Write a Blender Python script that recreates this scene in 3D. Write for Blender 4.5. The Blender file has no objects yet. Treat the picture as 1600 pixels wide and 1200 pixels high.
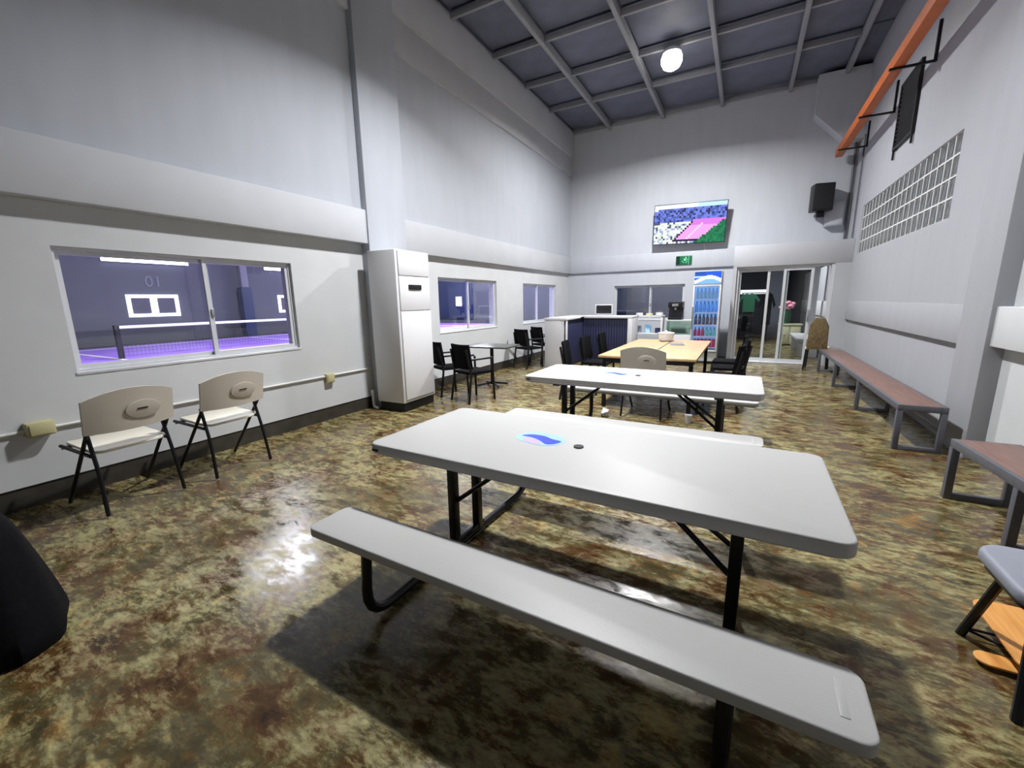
import bpy, bmesh, math, random
from mathutils import Matrix, Vector
PI = math.pi
R = math.radians
random.seed(7)
SC = bpy.context.scene
COL = SC.collection

# ------------------------------------------------------------------ camera, world, lights, exposure
cam_d = bpy.data.cameras.new('camera')
cam = bpy.data.objects.new('camera', cam_d)
COL.objects.link(cam)
cam_d.sensor_width = 36.0
cam_d.lens = 36.0 * 654.43 / 1600.0
cam_d.clip_start = 0.05
cam_d.clip_end = 200
yaw, pit, rol = 0.5025884, 0.195113, -0.0166467
fw = Vector((-math.sin(yaw) * math.cos(pit), math.cos(yaw) * math.cos(pit), -math.sin(pit)))
r0 = Vector((math.cos(yaw), math.sin(yaw), 0))
u0 = r0.cross(fw)
rt = r0 * math.cos(rol) + u0 * math.sin(rol)
up = -r0 * math.sin(rol) + u0 * math.cos(rol)
mw = Matrix((rt, up, -fw)).transposed().to_4x4()
mw.translation = Vector((0, 0, 1.48))
cam.matrix_world = mw
SC.camera = cam

SC.view_settings.view_transform = 'Standard'
SC.view_settings.look = 'None'
SC.view_settings.gamma = 1.0
SC.view_settings.use_curve_mapping = False
SC.view_settings.exposure = 0.0

W = bpy.data.worlds.new('world')
SC.world = W
W.use_nodes = True
W.node_tree.nodes['Background'].inputs['Color'].default_value = (0.03, 0.035, 0.05, 1)
W.node_tree.nodes['Background'].inputs['Strength'].default_value = 0.3


def area_light(name, loc, size, energy, color=(1, 1, 1), shape='DISK', size_y=None, rot=(0, 0, 0), spread=180):
    d = bpy.data.lights.new(name, 'AREA')
    d.shape = shape
    d.size = size
    if size_y:
        d.size_y = size_y
    d.energy = energy
    d.color = color
    d.spread = R(spread)
    o = bpy.data.objects.new(name, d)
    o.location = loc
    o.rotation_euler = rot
    COL.objects.link(o)
    return o


LAMP = Vector((-1.51, 8.96, 5.70))
area_light('hall_lamp_light', (LAMP.x, LAMP.y, 5.54), 0.30, 370, (0.99, 0.985, 0.985), spread=162)
area_light('hall_lamp_light_middle', (-1.65, 4.35, 5.54), 0.30, 325, (0.98, 0.985, 1.0), spread=135)
area_light('court_light_near', (-10.5, 8.0, 6.5), 5.0, 2350, (0.96, 0.95, 1.0))
area_light('court_light_far', (-14.5, 20.0, 6.5), 5.0, 2350, (0.96, 0.97, 1.0))
area_light('passage_light', (0.3, 14.6, 3.1), 1.2, 120, (0.96, 0.98, 1.0))
area_light('passage_light_left', (-2.4, 13.6, 3.1), 0.8, 50, (0.92, 0.94, 1.0))


# ------------------------------------------------------------------ materials
def lin(c):
    return tuple(((x / 255.0) / 12.92 if x <= 10 else (((x / 255.0) + 0.055) / 1.055) ** 2.4) for x in c)


def mat(name, rgb, rough=0.5, metal=0.0, noise=0.0, nscale=20.0, bump=0.0, emit=None, es=0.0, spec=0.5, coat=0.0,
        trans=0.0, alpha=1.0, stretch=(1, 1, 1), ior=1.45):
    m = bpy.data.materials.new(name)
    m.use_nodes = True
    nt = m.node_tree
    b = nt.nodes['Principled BSDF']
    c = lin(rgb)
    b.inputs['Base Color'].default_value = (*c, 1)
    b.inputs['Roughness'].default_value = rough
    b.inputs['Metallic'].default_value = metal
    b.inputs['Specular IOR Level'].default_value = spec
    b.inputs['Coat Weight'].default_value = coat
    b.inputs['Transmission Weight'].default_value = trans
    b.inputs['IOR'].default_value = ior
    b.inputs['Alpha'].default_value = alpha
    if emit:
        b.inputs['Emission Color'].default_value = (*lin(emit), 1)
        b.inputs['Emission Strength'].default_value = es
    if noise or bump:
        tc = nt.nodes.new('ShaderNodeTexCoord')
        mp = nt.nodes.new('ShaderNodeMapping')
        mp.inputs['Scale'].default_value = stretch
        n = nt.nodes.new('ShaderNodeTexNoise')
        n.inputs['Scale'].default_value = nscale
        n.inputs['Detail'].default_value = 5
        nt.links.new(tc.outputs['Object'], mp.inputs['Vector'])
        nt.links.new(mp.outputs['Vector'], n.inputs['Vector'])
        if noise:
            rp = nt.nodes.new('ShaderNodeValToRGB')
            rp.color_ramp.elements[0].position = 0.3
            rp.color_ramp.elements[1].position = 0.7
            rp.color_ramp.elements[0].color = (*[x * (1 - noise) for x in c], 1)
            rp.color_ramp.elements[1].color = (*[min(1, x * (1 + noise)) for x in c], 1)
            nt.links.new(n.outputs['Fac'], rp.inputs['Fac'])
            nt.links.new(rp.outputs['Color'], b.inputs['Base Color'])
        if bump:
            bp = nt.nodes.new('ShaderNodeBump')
            bp.inputs['Strength'].default_value = bump
            bp.inputs['Distance'].default_value = 0.01
            nt.links.new(n.outputs['Fac'], bp.inputs['Height'])
            nt.links.new(bp.outputs['Normal'], b.inputs['Normal'])
    return m


def floor_material():
    m = bpy.data.materials.new('mottled_epoxy_floor')
    m.use_nodes = True
    nt = m.node_tree
    L = nt.links.new
    b = nt.nodes['Principled BSDF']
    g = nt.nodes.new('ShaderNodeNewGeometry')

    def noise(scale, detail, rough, dist, sc=(1, 1, 1), rz=0.0):
        mp = nt.nodes.new('ShaderNodeMapping')
        mp.inputs['Scale'].default_value = sc
        mp.inputs['Rotation'].default_value = (0, 0, rz)
        n = nt.nodes.new('ShaderNodeTexNoise')
        n.inputs['Scale'].default_value = scale
        n.inputs['Detail'].default_value = detail
        n.inputs['Roughness'].default_value = rough
        n.inputs['Distortion'].default_value = dist
        L(g.outputs['Position'], mp.inputs['Vector'])
        L(mp.outputs['Vector'], n.inputs['Vector'])
        return n.outputs['Fac']

    def ramp(fac, els):
        r = nt.nodes.new('ShaderNodeValToRGB')
        e = r.color_ramp.elements
        while len(e) < len(els):
            e.new(0.5)
        for q, (p, c) in zip(e, els):
            q.position = p
            q.color = (*c, 1)
        L(fac, r.inputs['Fac'])
        return r.outputs['Color']

    def mix(f, a, c, mode='MIX'):
        x = nt.nodes.new('ShaderNodeMix')
        x.data_type = 'RGBA'
        x.blend_type = mode
        if isinstance(f, (int, float)):
            x.inputs[0].default_value = f
        else:
            L(f, x.inputs[0])
        for v, k in ((a, 6), (c, 7)):
            if isinstance(v, tuple):
                x.inputs[k].default_value = (*v, 1)
            else:
                L(v, x.inputs[k])
        return x.outputs[2]
    def math_(op, a, c, clamp=False):
        x = nt.nodes.new('ShaderNodeMath')
        x.operation = op
        x.use_clamp = clamp
        for k, v in enumerate((a, c)):
            if isinstance(v, (int, float)):
                x.inputs[k].default_value = v
            else:
                L(v, x.inputs[k])
        return x.outputs[0]
    big = noise(0.9, 4, 0.6, 0.0, rz=0.5)
    big2 = noise(1.7, 5, 0.65, 0.0, rz=1.3)
    mid = noise(7.0, 8, 0.72, 0.35, (0.75, 1.5, 1), 0.35)
    fine = noise(25, 6, 0.72, 0.25, (0.7, 1.5, 1), 0.25)
    hue = noise(3.2, 6, 0.7, 0.3, rz=2.1)
    ground = ramp(hue, [(0.33, lin((70, 54, 38))), (0.43, lin((112, 80, 52))), (0.50, lin((120, 106, 74))), (0.57, lin((104, 100, 82))), (0.66, lin((146, 112, 66)))])
    dark = ramp(mid, [(0.36, (0.42, 0.40, 0.38)), (0.54, (1, 1, 1))])
    c1 = mix(1.0, ground, dark, 'MULTIPLY')
    # cream flecks: streaky grain, denser where the broad stain is pale
    f = math_('ADD', math_('MULTIPLY', mid, 0.75), math_('MULTIPLY', fine, 0.75))
    f = math_('ADD', f, math_('MULTIPLY', math_('ADD', big, big2), 0.42))
    sel_n = nt.nodes.new('ShaderNodeMapRange')
    L(f, sel_n.inputs['Value'])
    sel_n.inputs['From Min'].default_value = 1.15
    sel_n.inputs['From Max'].default_value = 1.37
    sel_n.inputs['To Max'].default_value = 0.95
    pale = ramp(hue, [(0.36, lin((196, 184, 150))), (0.52, lin((190, 188, 154))), (0.62, lin((208, 196, 150)))])
    c2 = mix(sel_n.outputs['Result'], c1, pale)
    c3 = mix(1.0, c2, (0.70, 0.67, 0.50), 'MULTIPLY')
    L(c3, b.inputs['Base Color'])
    rr = nt.nodes.new('ShaderNodeMapRange')
    L(mid, rr.inputs['Value'])
    rr.inputs['From Min'].default_value = 0.36
    rr.inputs['From Max'].default_value = 0.64
    rr.inputs['To Min'].default_value = 0.09
    rr.inputs['To Max'].default_value = 0.45
    L(rr.outputs['Result'], b.inputs['Roughness'])
    bp = nt.nodes.new('ShaderNodeBump')
    bp.inputs['Strength'].default_value = 0.12
    bp.inputs['Distance'].default_value = 0.004
    L(mid, bp.inputs['Height'])
    L(bp.outputs['Normal'], b.inputs['Normal'])
    b.inputs['Specular IOR Level'].default_value = 0.42
    return m


def wood_material(name, a, c, rough=0.35, scale=3.0, axis=1):
    m = bpy.data.materials.new(name)
    m.use_nodes = True
    nt = m.node_tree
    b = nt.nodes['Principled BSDF']
    tc = nt.nodes.new('ShaderNodeTexCoord')
    mp = nt.nodes.new('ShaderNodeMapping')
    s = [14, 14, 14]
    s[axis] = 1.2
    mp.inputs['Scale'].default_value = s
    n = nt.nodes.new('ShaderNodeTexNoise')
    n.inputs['Scale'].default_value = scale
    n.inputs['Detail'].default_value = 6
    n.inputs['Distortion'].default_value = 0.6
    rp = nt.nodes.new('ShaderNodeValToRGB')
    rp.color_ramp.elements[0].position = 0.3
    rp.color_ramp.elements[1].position = 0.7
    rp.color_ramp.elements[0].color = (*lin(a), 1)
    rp.color_ramp.elements[1].color = (*lin(c), 1)
    nt.links.new(tc.outputs['Object'], mp.inputs['Vector'])
    nt.links.new(mp.outputs['Vector'], n.inputs['Vector'])
    nt.links.new(n.outputs['Fac'], rp.inputs['Fac'])
    nt.links.new(rp.outputs['Color'], b.inputs['Base Color'])
    b.inputs['Roughness'].default_value = rough
    return m


def color_attr_material(name, strength):
    m = bpy.data.materials.new(name)
    m.use_nodes = True
    nt = m.node_tree
    b = nt.nodes['Principled BSDF']
    a = nt.nodes.new('ShaderNodeVertexColor')
    a.layer_name = 'Col'
    nt.links.new(a.outputs['Color'], b.inputs['Emission Color'])
    b.inputs['Emission Strength'].default_value = strength
    b.inputs['Base Color'].default_value = (0.01, 0.01, 0.012, 1)
    b.inputs['Roughness'].default_value = 0.25
    return m


def clear_glass(name, tint=(1, 1, 1), refl=0.5):
    m = bpy.data.materials.new(name)
    m.use_nodes = True
    nt = m.node_tree
    nt.nodes.clear()
    o = nt.nodes.new('ShaderNodeOutputMaterial')
    t = nt.nodes.new('ShaderNodeBsdfTransparent')
    t.inputs['Color'].default_value = (*tint, 1)
    g = nt.nodes.new('ShaderNodeBsdfGlossy')
    g.inputs['Roughness'].default_value = 0.02
    lw = nt.nodes.new('ShaderNodeLayerWeight')
    lw.inputs['Blend'].default_value = 0.5
    pw = nt.nodes.new('ShaderNodeMath')
    pw.operation = 'POWER'
    pw.inputs[1].default_value = 4.0
    nt.links.new(lw.outputs['Facing'], pw.inputs[0])
    fr = nt.nodes.new('ShaderNodeMath')
    fr.operation = 'MULTIPLY_ADD'
    fr.inputs[1].default_value = 0.55
    fr.inputs[2].default_value = refl * 0.1
    nt.links.new(pw.outputs[0], fr.inputs[0])
    mx = nt.nodes.new('ShaderNodeMixShader')
    nt.links.new(fr.outputs[0], mx.inputs[0])
    nt.links.new(t.outputs[0], mx.inputs[1])
    nt.links.new(g.outputs[0], mx.inputs[2])
    nt.links.new(mx.outputs[0], o.inputs['Surface'])
    return m


M = dict(
    floor=floor_material(),
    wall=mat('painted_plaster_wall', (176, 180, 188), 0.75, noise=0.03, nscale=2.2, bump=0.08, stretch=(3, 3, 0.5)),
    wall_end=mat('painted_far_wall', (192, 196, 203), 0.75, noise=0.03, nscale=2.2, bump=0.06, stretch=(3, 3, 0.5)),  # wall paint lightened to make up for weak lamplight on the far wall
    wall_side=mat('painted_right_wall', (164, 166, 172), 0.75, noise=0.025, nscale=2.2, bump=0.06, stretch=(3, 3, 0.6)),  # wall paint darkened to offset too much lamplight on the right wall
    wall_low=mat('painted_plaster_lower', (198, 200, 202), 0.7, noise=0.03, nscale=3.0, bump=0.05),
    trim=mat('painted_beam', (182, 184, 189), 0.7, noise=0.04, nscale=2.0, bump=0.05),
    base=mat('dark_baseboard', (58, 54, 48), 0.5, noise=0.3, nscale=8),
    panel=mat('ceiling_panel_dark', (104, 108, 126), 0.6, noise=0.15, nscale=3, bump=0.1),
    purlin=mat('ceiling_bar_grey', (146, 148, 154), 0.5, noise=0.05),
    plastic=mat('grey_white_moulded_plastic', (184, 184, 182), 0.42, bump=0.12, nscale=220),
    plastic_edge=mat('grey_moulded_edge', (160, 157, 170), 0.45),
    chair_panel=mat('beige_moulded_plastic', (196, 188, 176), 0.5, bump=0.08, nscale=150),
    chair_seat=mat('cream_moulded_plastic', (214, 210, 194), 0.5, bump=0.08, nscale=150),
    steel=mat('black_powder_coated_steel', (26, 26, 30), 0.35, metal=0.3),
    greysteel=mat('dark_grey_steel', (98, 100, 108), 0.45, metal=0.2, noise=0.08),
    redwood=wood_material('reddish_brown_board', (108, 82, 75), (132, 102, 93), 0.45),
    oak=wood_material('light_oak_board', (182, 150, 110), (204, 175, 132), 0.35),
    ply=wood_material('orange_plywood', (206, 140, 66), (226, 164, 88), 0.4),
    white=mat('white_enamel', (214, 214, 218), 0.35),
    ac=mat('white_aircon_casing', (214, 214, 217), 0.4),
    frame=mat('white_aluminium', (206, 208, 212), 0.4, metal=0.1),
    black=mat('black_plastic', (22, 22, 24), 0.4),
    blackfab=mat('black_fabric', (12, 12, 15), 0.9, noise=0.25, nscale=40, bump=0.2, spec=0.12),
    seam=mat('grey_seam', (120, 120, 124), 0.6),
    greypad=mat('grey_vinyl_pad', (142, 146, 158), 0.5, bump=0.1, nscale=90),
    navy=mat('navy_slat_panel', (44, 48, 78), 0.5, noise=0.1),
    beigebox=mat('cream_socket_box', (188, 182, 138), 0.5),
    conduit=mat('white_pvc_conduit', (214, 214, 210), 0.45),
    orange=mat('orange_painted_steel', (184, 94, 38), 0.5, noise=0.1, nscale=6),
    grille=mat('black_louvre', (28, 28, 32), 0.5),
    mortar=mat('glass_block_mortar', (214, 216, 218), 0.8),
    block=mat('grey_glass_block', (90, 94, 94), 0.2, noise=0.25, nscale=9, spec=0.6, coat=0.2),
    glass=clear_glass('window_glass', (0.93, 0.94, 0.97), 0.45),
    tintglass=clear_glass('tinted_window_glass', (0.86, 0.87, 0.93), 0.8),
    doorglass=clear_glass('door_glass', (0.9, 0.93, 0.93), 0.4),
    courtfloor=mat('purple_court_paint', (150, 112, 226), 0.5, noise=0.06, nscale=2),
    courtgrey=mat('court_margin_paint', (70, 72, 82), 0.6),
    courtwall=mat('court_wall_slate', (84, 87, 100), 0.8, noise=0.06, nscale=1.0),
    courtend=mat('court_end_wall', (84, 88, 100), 0.8, noise=0.05),
    courtnavy=mat('court_navy_padding', (24, 42, 84), 0.6),
    line=mat('court_line_white', (236, 232, 244), 0.5),
    net=mat('net_band_white', (214, 216, 226), 0.6),
    tube=mat('led_tube', (255, 255, 255), 0.4, emit=(244, 246, 255), es=9.0),
    lit=mat('lit_window_glow', (255, 255, 255), 0.4, emit=(244, 244, 255), es=2.2),
    slate=mat('slate_pane', (74, 74, 92), 0.5),
    lamp=mat('lamp_lens', (255, 255, 255), 0.4, emit=(255, 250, 238), es=12.0),
    screen=color_attr_material('tv_picture', 1.25),
    header=color_attr_material('fridge_header_picture', 1.5),
    interior=mat('fridge_liner', (206, 224, 240), 0.4, emit=(150, 196, 250), es=0.35),  # liner glow stands in for the lamp inside the fridge
    fridge_side=mat('fridge_side_grey', (186, 186, 184), 0.4, metal=0.1),
    exit=mat('exit_sign_green', (10, 92, 58), 0.4, emit=(16, 120, 72), es=0.18),
    exitpale=mat('exit_sign_pale_green', (120, 200, 160), 0.4, emit=(110, 200, 150), es=0.25),
    exitdark=mat('exit_sign_dark_green', (6, 46, 32), 0.4),
    sticker_pale=mat('pale_blue_film', (168, 208, 255), 0.25),
    sticker_deep=mat('deep_blue_film', (66, 84, 214), 0.22),
    sticker_lilac=mat('lilac_film', (204, 178, 255), 0.25),
    greenbox=clear_glass('green_tinted_glass', (0.72, 0.84, 0.76), 0.5),
    greyplain=mat('grey_partition', (120, 122, 136), 0.7, noise=0.05),
    darkplain=mat('dark_partition', (44, 42, 54), 0.7),
    green=mat('green_cloth', (34, 92, 66), 0.85, bump=0.2),
    pink=mat('pink_petals', (214, 140, 160), 0.7, bump=0.2),
    leafg=mat('deep_green_pot', (28, 74, 52), 0.6),
    cream=mat('cream_laminate', (206, 202, 170), 0.5),
    brown=mat('brown_weave', (112, 96, 66), 0.8, noise=0.35, nscale=25, bump=0.3),
    bluebottle=mat('blue_drink', (92, 150, 224), 0.2, emit=(80, 140, 230), es=0.12),  # drinks with emission glow faintly in place of the fridge's inside light
    palebottle=mat('pale_blue_drink', (170, 210, 245), 0.2, emit=(150, 200, 250), es=0.15),
    darkbottle=mat('dark_drink', (58, 66, 96), 0.2),
    pinkcan=mat('pink_red_drink', (178, 62, 96), 0.3, emit=(170, 40, 80), es=0.08),
    tealcan=mat('teal_drink', (110, 176, 176), 0.3, emit=(90, 170, 170), es=0.08),
    chrome=mat('brushed_steel', (190, 192, 196), 0.25, metal=0.8),
    coffee=mat('dark_grey_appliance', (66, 66, 78), 0.35),
    darktop=mat('dark_stone_top', (62, 64, 62), 0.3),
    redlight=mat('red_plastic', (170, 60, 60), 0.4),
)


# ------------------------------------------------------------------ mesh helpers
def bx(bm, c, s, rot=None, bevel=0.0, seg=2):
    r = bmesh.ops.create_cube(bm, size=1.0)
    vs = r['verts']
    mtx = Matrix.Translation(c) @ (rot.to_4x4() if rot else Matrix.Identity(4)) @ Matrix.Diagonal((s[0], s[1], s[2], 1))
    bmesh.ops.transform(bm, matrix=mtx, verts=vs)
    if bevel:
        es = {e for v in vs for e in v.link_edges}
        bmesh.ops.bevel(bm, geom=list(es), offset=bevel, segments=seg, affect='EDGES', profile=0.5)


def bb(bm, lo, hi, bevel=0.0):
    bx(bm, [(a + b) / 2 for a, b in zip(lo, hi)], [abs(b - a) for a, b in zip(lo, hi)], bevel=bevel)


def cyl(bm, p0, p1, r, n=12, r2=None):
    p0 = Vector(p0)
    p1 = Vector(p1)
    d = p1 - p0
    q = Vector((0, 0, 1)).rotation_difference(d)
    m = Matrix.Translation((p0 + p1) / 2) @ q.to_matrix().to_4x4()
    bmesh.ops.create_cone(bm, cap_ends=True, segments=n, radius1=r, radius2=r if r2 is None else r2, depth=d.length, matrix=m)


def sph(bm, c, r, u=14, v=9):
    s = (r, r, r) if isinstance(r, (int, float)) else r
    bmesh.ops.create_uvsphere(bm, u_segments=u, v_segments=v, radius=1.0,
                              matrix=Matrix.Translation(c) @ Matrix.Diagonal((s[0], s[1], s[2], 1)))


def fillet(pts, rad, n=5):
    pts = [Vector(p) for p in pts]
    out = [pts[0]]
    for i in range(1, len(pts) - 1):
        a, b, c = pts[i - 1], pts[i], pts[i + 1]
        r = min(rad, (a - b).length * 0.45, (c - b).length * 0.45)
        p = b + (a - b).normalized() * r
        q = b + (c - b).normalized() * r
        for k in range(n + 1):
            t = k / n
            out.append(p.lerp(b, t).lerp(b.lerp(q, t), t))
    out.append(pts[-1])
    return out


def tube(bm, pts, r, n=10, fil=0.0):
    pts = fillet(pts, fil) if fil else [Vector(p) for p in pts]
    rings = []
    t0 = (pts[1] - pts[0]).normalized()
    ref = Vector((0, 0, 1)) if abs(t0.z) < 0.9 else Vector((1, 0, 0))
    u = t0.cross(ref).normalized()
    for i, p in enumerate(pts):
        if i == 0:
            t = t0
        elif i == len(pts) - 1:
            t = (pts[i] - pts[i - 1]).normalized()
        else:
            t = ((pts[i] - pts[i - 1]).normalized() + (pts[i + 1] - pts[i]).normalized()).normalized()
        u = (u - t * u.dot(t)).normalized()
        w = t.cross(u)
        rings.append([bm.verts.new(p + (u * math.cos(2 * PI * k / n) + w * math.sin(2 * PI * k / n)) * r) for k in range(n)])
    for a, b in zip(rings, rings[1:]):
        for k in range(n):
            bm.faces.new((a[k], a[(k + 1) % n], b[(k + 1) % n], b[k]))
    bm.faces.new(rings[0][::-1])
    bm.faces.new(rings[-1])


def rrect(w, d, r, n=6):
    pts = []
    for cx, cy, a0 in ((w / 2 - r, d / 2 - r, 0), (-w / 2 + r, d / 2 - r, 90), (-w / 2 + r, -d / 2 + r, 180), (w / 2 - r, -d / 2 + r, 270)):
        for k in range(n + 1):
            a = R(a0 + 90 * k / n)
            pts.append((cx + r * math.cos(a), cy + r * math.sin(a)))
    return pts


def prism(bm, poly, z0, z1, bevel=0.0, axis='z', mtx=None):
    """extrude a 2-D outline; axis tells which world axis the extrusion follows"""
    def P(a, b, h):
        v = Vector((a, b, h)) if axis == 'z' else Vector((a, h, b)) if axis == 'y' else Vector((h, a, b))
        return mtx @ v if mtx else v
    lo = [bm.verts.new(P(a, b, z0)) for a, b in poly]
    hi = [bm.verts.new(P(a, b, z1)) for a, b in poly]
    n = len(poly)
    fs = [bm.faces.new(lo[::-1]), bm.faces.new(hi)]
    for k in range(n):
        fs.append(bm.faces.new((lo[k], lo[(k + 1) % n], hi[(k + 1) % n], hi[k])))
    bmesh.ops.recalc_face_normals(bm, faces=fs)
    if bevel:
        es = {e for v in hi for e in v.link_edges if e.other_vert(v) in hi} | {e for v in lo for e in v.link_edges if e.other_vert(v) in lo}
        bmesh.ops.bevel(bm, geom=list(es), offset=bevel, segments=3, affect='EDGES', profile=0.5)


def lathe(bm, prof, c=(0, 0, 0), n=20):
    rings = []
    for r, z in prof:
        rings.append([bm.verts.new((c[0] + r * math.cos(2 * PI * k / n), c[1] + r * math.sin(2 * PI * k / n), c[2] + z)) for k in range(n)])
    for a, b in zip(rings, rings[1:]):
        for k in range(n):
            bm.faces.new((a[k], a[(k + 1) % n], b[(k + 1) % n], b[k]))
    bm.faces.new(rings[0][::-1])
    bm.faces.new(rings[-1])


def NB():
    return bmesh.new()


def obj(name, bm, m, parent=None, mats=None):
    me = bpy.data.meshes.new(name)
    bmesh.ops.remove_doubles(bm, verts=bm.verts[:], dist=1e-6)
    bm.to_mesh(me)
    bm.free()
    for p in me.polygons:
        p.use_smooth = True
    me.set_sharp_from_angle(angle=R(32))
    for q in (mats or [m]):
        me.materials.append(q)
    o = bpy.data.objects.new(name, me)
    COL.objects.link(o)
    if parent:
        o.parent = parent
    return o


def tag(o, label=None, cat=None, group=None, kind=None):
    if label:
        o['label'] = label
    if cat:
        o['category'] = cat
    if group:
        o['group'] = group
    if kind:
        o['kind'] = kind
    return o


def thing(name, label, cat, loc=(0, 0, 0), rz=0.0, group=None, rot=None):
    o = bpy.data.objects.new(name, None)
    COL.objects.link(o)
    o.empty_display_size = 0.1
    o.location = loc
    o.rotation_euler = rot if rot else (0, 0, rz)
    return tag(o, label, cat, group)


def struct_empty(name, loc=(0, 0, 0)):
    o = bpy.data.objects.new(name, None)
    COL.objects.link(o)
    o.location = loc
    o['kind'] = 'structure'
    return o


def struct(name, bm, m, parent=None):
    o = obj(name, bm, m, parent)
    if not parent:
        o['kind'] = 'structure'
    return o


KIDS = {}


def dup(root, loc, rz=0.0, label=None, group=None):
    r = root.copy()
    COL.objects.link(r)
    r.location = loc
    r.rotation_euler = (0, 0, rz)
    if label:
        r['label'] = label
    if group:
        r['group'] = group
    for ch in list(root.children):
        c = ch.copy()
        COL.objects.link(c)
        c.parent = r
        for g in list(ch.children):
            d = g.copy()
            COL.objects.link(d)
            d.parent = c
    return r


def shared(src, name, parent, loc=(0, 0, 0), rot=(0, 0, 0), scale=(1, 1, 1), m=None):
    o = src.copy()
    o.name = name
    COL.objects.link(o)
    o.parent = parent
    o.location = loc
    o.rotation_euler = rot
    o.scale = scale
    return o


def text_mesh(name, s, size, m, parent, mtx, depth=0.004):
    cu = bpy.data.curves.new(name + '_curve', 'FONT')
    cu.body = s
    cu.size = size
    cu.extrude = depth
    cu.align_x = 'CENTER'
    cu.align_y = 'CENTER'
    t = bpy.data.objects.new(name + '_tmp', cu)
    COL.objects.link(t)
    dg = bpy.context.evaluated_depsgraph_get()
    me = bpy.data.meshes.new_from_object(t.evaluated_get(dg))
    bpy.data.objects.remove(t)
    bpy.data.curves.remove(cu)
    me.transform(mtx)
    me.materials.clear()
    me.materials.append(m)
    o = bpy.data.objects.new(name, me)
    COL.objects.link(o)
    if parent:
        o.parent = parent
    return o


# ------------------------------------------------------------------ the room
XL, XR, YF, YD, YB, ZC, ZW = -4.633, 1.858, 11.977, 11.095, -3.2, 5.99, 6.19

bm = NB()
bb(bm, (XL - 0.2, YB - 0.2, -0.12), (XR + 0.35, 19.2, 0))
struct('floor', bm, M['floor'])

# left wall: recessed lower wall with three windows, beam, pillar, upper wall
WIN = [(1.231, 3.177, 0.975, 1.951), (5.86, 7.82, 0.955, 1.905), (9.045, 11.05, 0.945, 1.892)]
bm = NB()
x0, x1 = XL - 0.2, XL
ys = YB
for (a, b, z0, z1) in WIN:
    bb(bm, (x0, ys, 0.17), (x1, a, 2.6))
    bb(bm, (x0, a, 0.17), (x1, b, z0))
    bb(bm, (x0, a, z1), (x1, b, 2.6))
    ys = b
bb(bm, (x0, ys, 0.17), (x1, YF + 0.2, 2.6))
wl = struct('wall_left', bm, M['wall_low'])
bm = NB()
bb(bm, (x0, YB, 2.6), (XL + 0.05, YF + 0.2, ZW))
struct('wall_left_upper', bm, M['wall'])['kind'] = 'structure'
bm = NB()
bb(bm, (XL - 0.03, YB, 2.27), (XL + 0.13, 4.25, 2.70), 0.012)
struct('trim_1', bm, M['trim'])
bm = NB()
bb(bm, (XL - 0.03, 4.98, 2.235), (XL + 0.09, YF, 2.70), 0.012)
struct('trim_2', bm, M['trim'])
bm = NB()
bb(bm, (XL - 0.03, 4.25, 0.0), (XL + 0.15, 4.98, ZC), 0.008)
struct('trim_3', bm, M['wall'])
bm = NB()
bb(bm, (XL - 0.03, 4.98, 4.893), (XL + 0.10, YF, 5.347), 0.012)
struct('trim_4', bm, M['trim'])
bm = NB()
bb(bm, (XL - 0.03, YB, 5.0), (XL + 0.11, 4.25, 5.347), 0.012)
struct('trim_5', bm, M['trim'])
bm = NB()
bb(bm, (XL - 0.03, YB, 5.347), (XL + 0.14, YF, ZC), 0.008)
struct('trim_6', bm, M['trim'])
bm = NB()
bb(bm, (XL - 0.19, YB, 0), (XL - 0.012, YF, 0.172))
struct('baseboard_left', bm, M['base'])

# far wall with window opening and the door portal in front of it
FWX0, FWX1, FWZ0, FWZ1 = -3.25, -1.40, 0.92, 1.85
bm = NB()
y0, y1 = YF, YF + 0.18
bb(bm, (XL - 0.2, y0, 0), (FWX0, y1, ZW))
bb(bm, (FWX0, y0, 0), (FWX1, y1, FWZ0))
bb(bm, (FWX0, y0, FWZ1), (FWX1, y1, ZW))
bb(bm, (FWX1, y0, 0), (-0.29, y1, ZW))
bb(bm, (-0.29, y0, 2.2), (XR + 0.3, y1, ZW))
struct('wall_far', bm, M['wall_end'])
bm = NB()
bb(bm, (XL, YF - 0.06, 2.235), (-0.30, YF + 0.02, 2.66), 0.012)
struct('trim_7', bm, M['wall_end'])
bm = NB()
bb(bm, (-0.29, YD, 2.15), (XR, YF, 2.61), 0.008)
bb(bm, (-0.29, YD, 0), (-0.215, YF, 2.15))
bb(bm, (1.585, YD, 0), (XR + 0.07, YD + 0.12, 2.15))
struct('wall_portal', bm, M['trim'])['kind'] = 'structure'
bm = NB()
prism(bm, [(0.99, 5.97), (0.99, 5.22), (1.55, 4.64), (XR, 4.64), (XR, 5.97)], YF - 0.36, YF + 0.02, axis='y')
struct('trim_8', bm, M['wall_end'])

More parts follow.
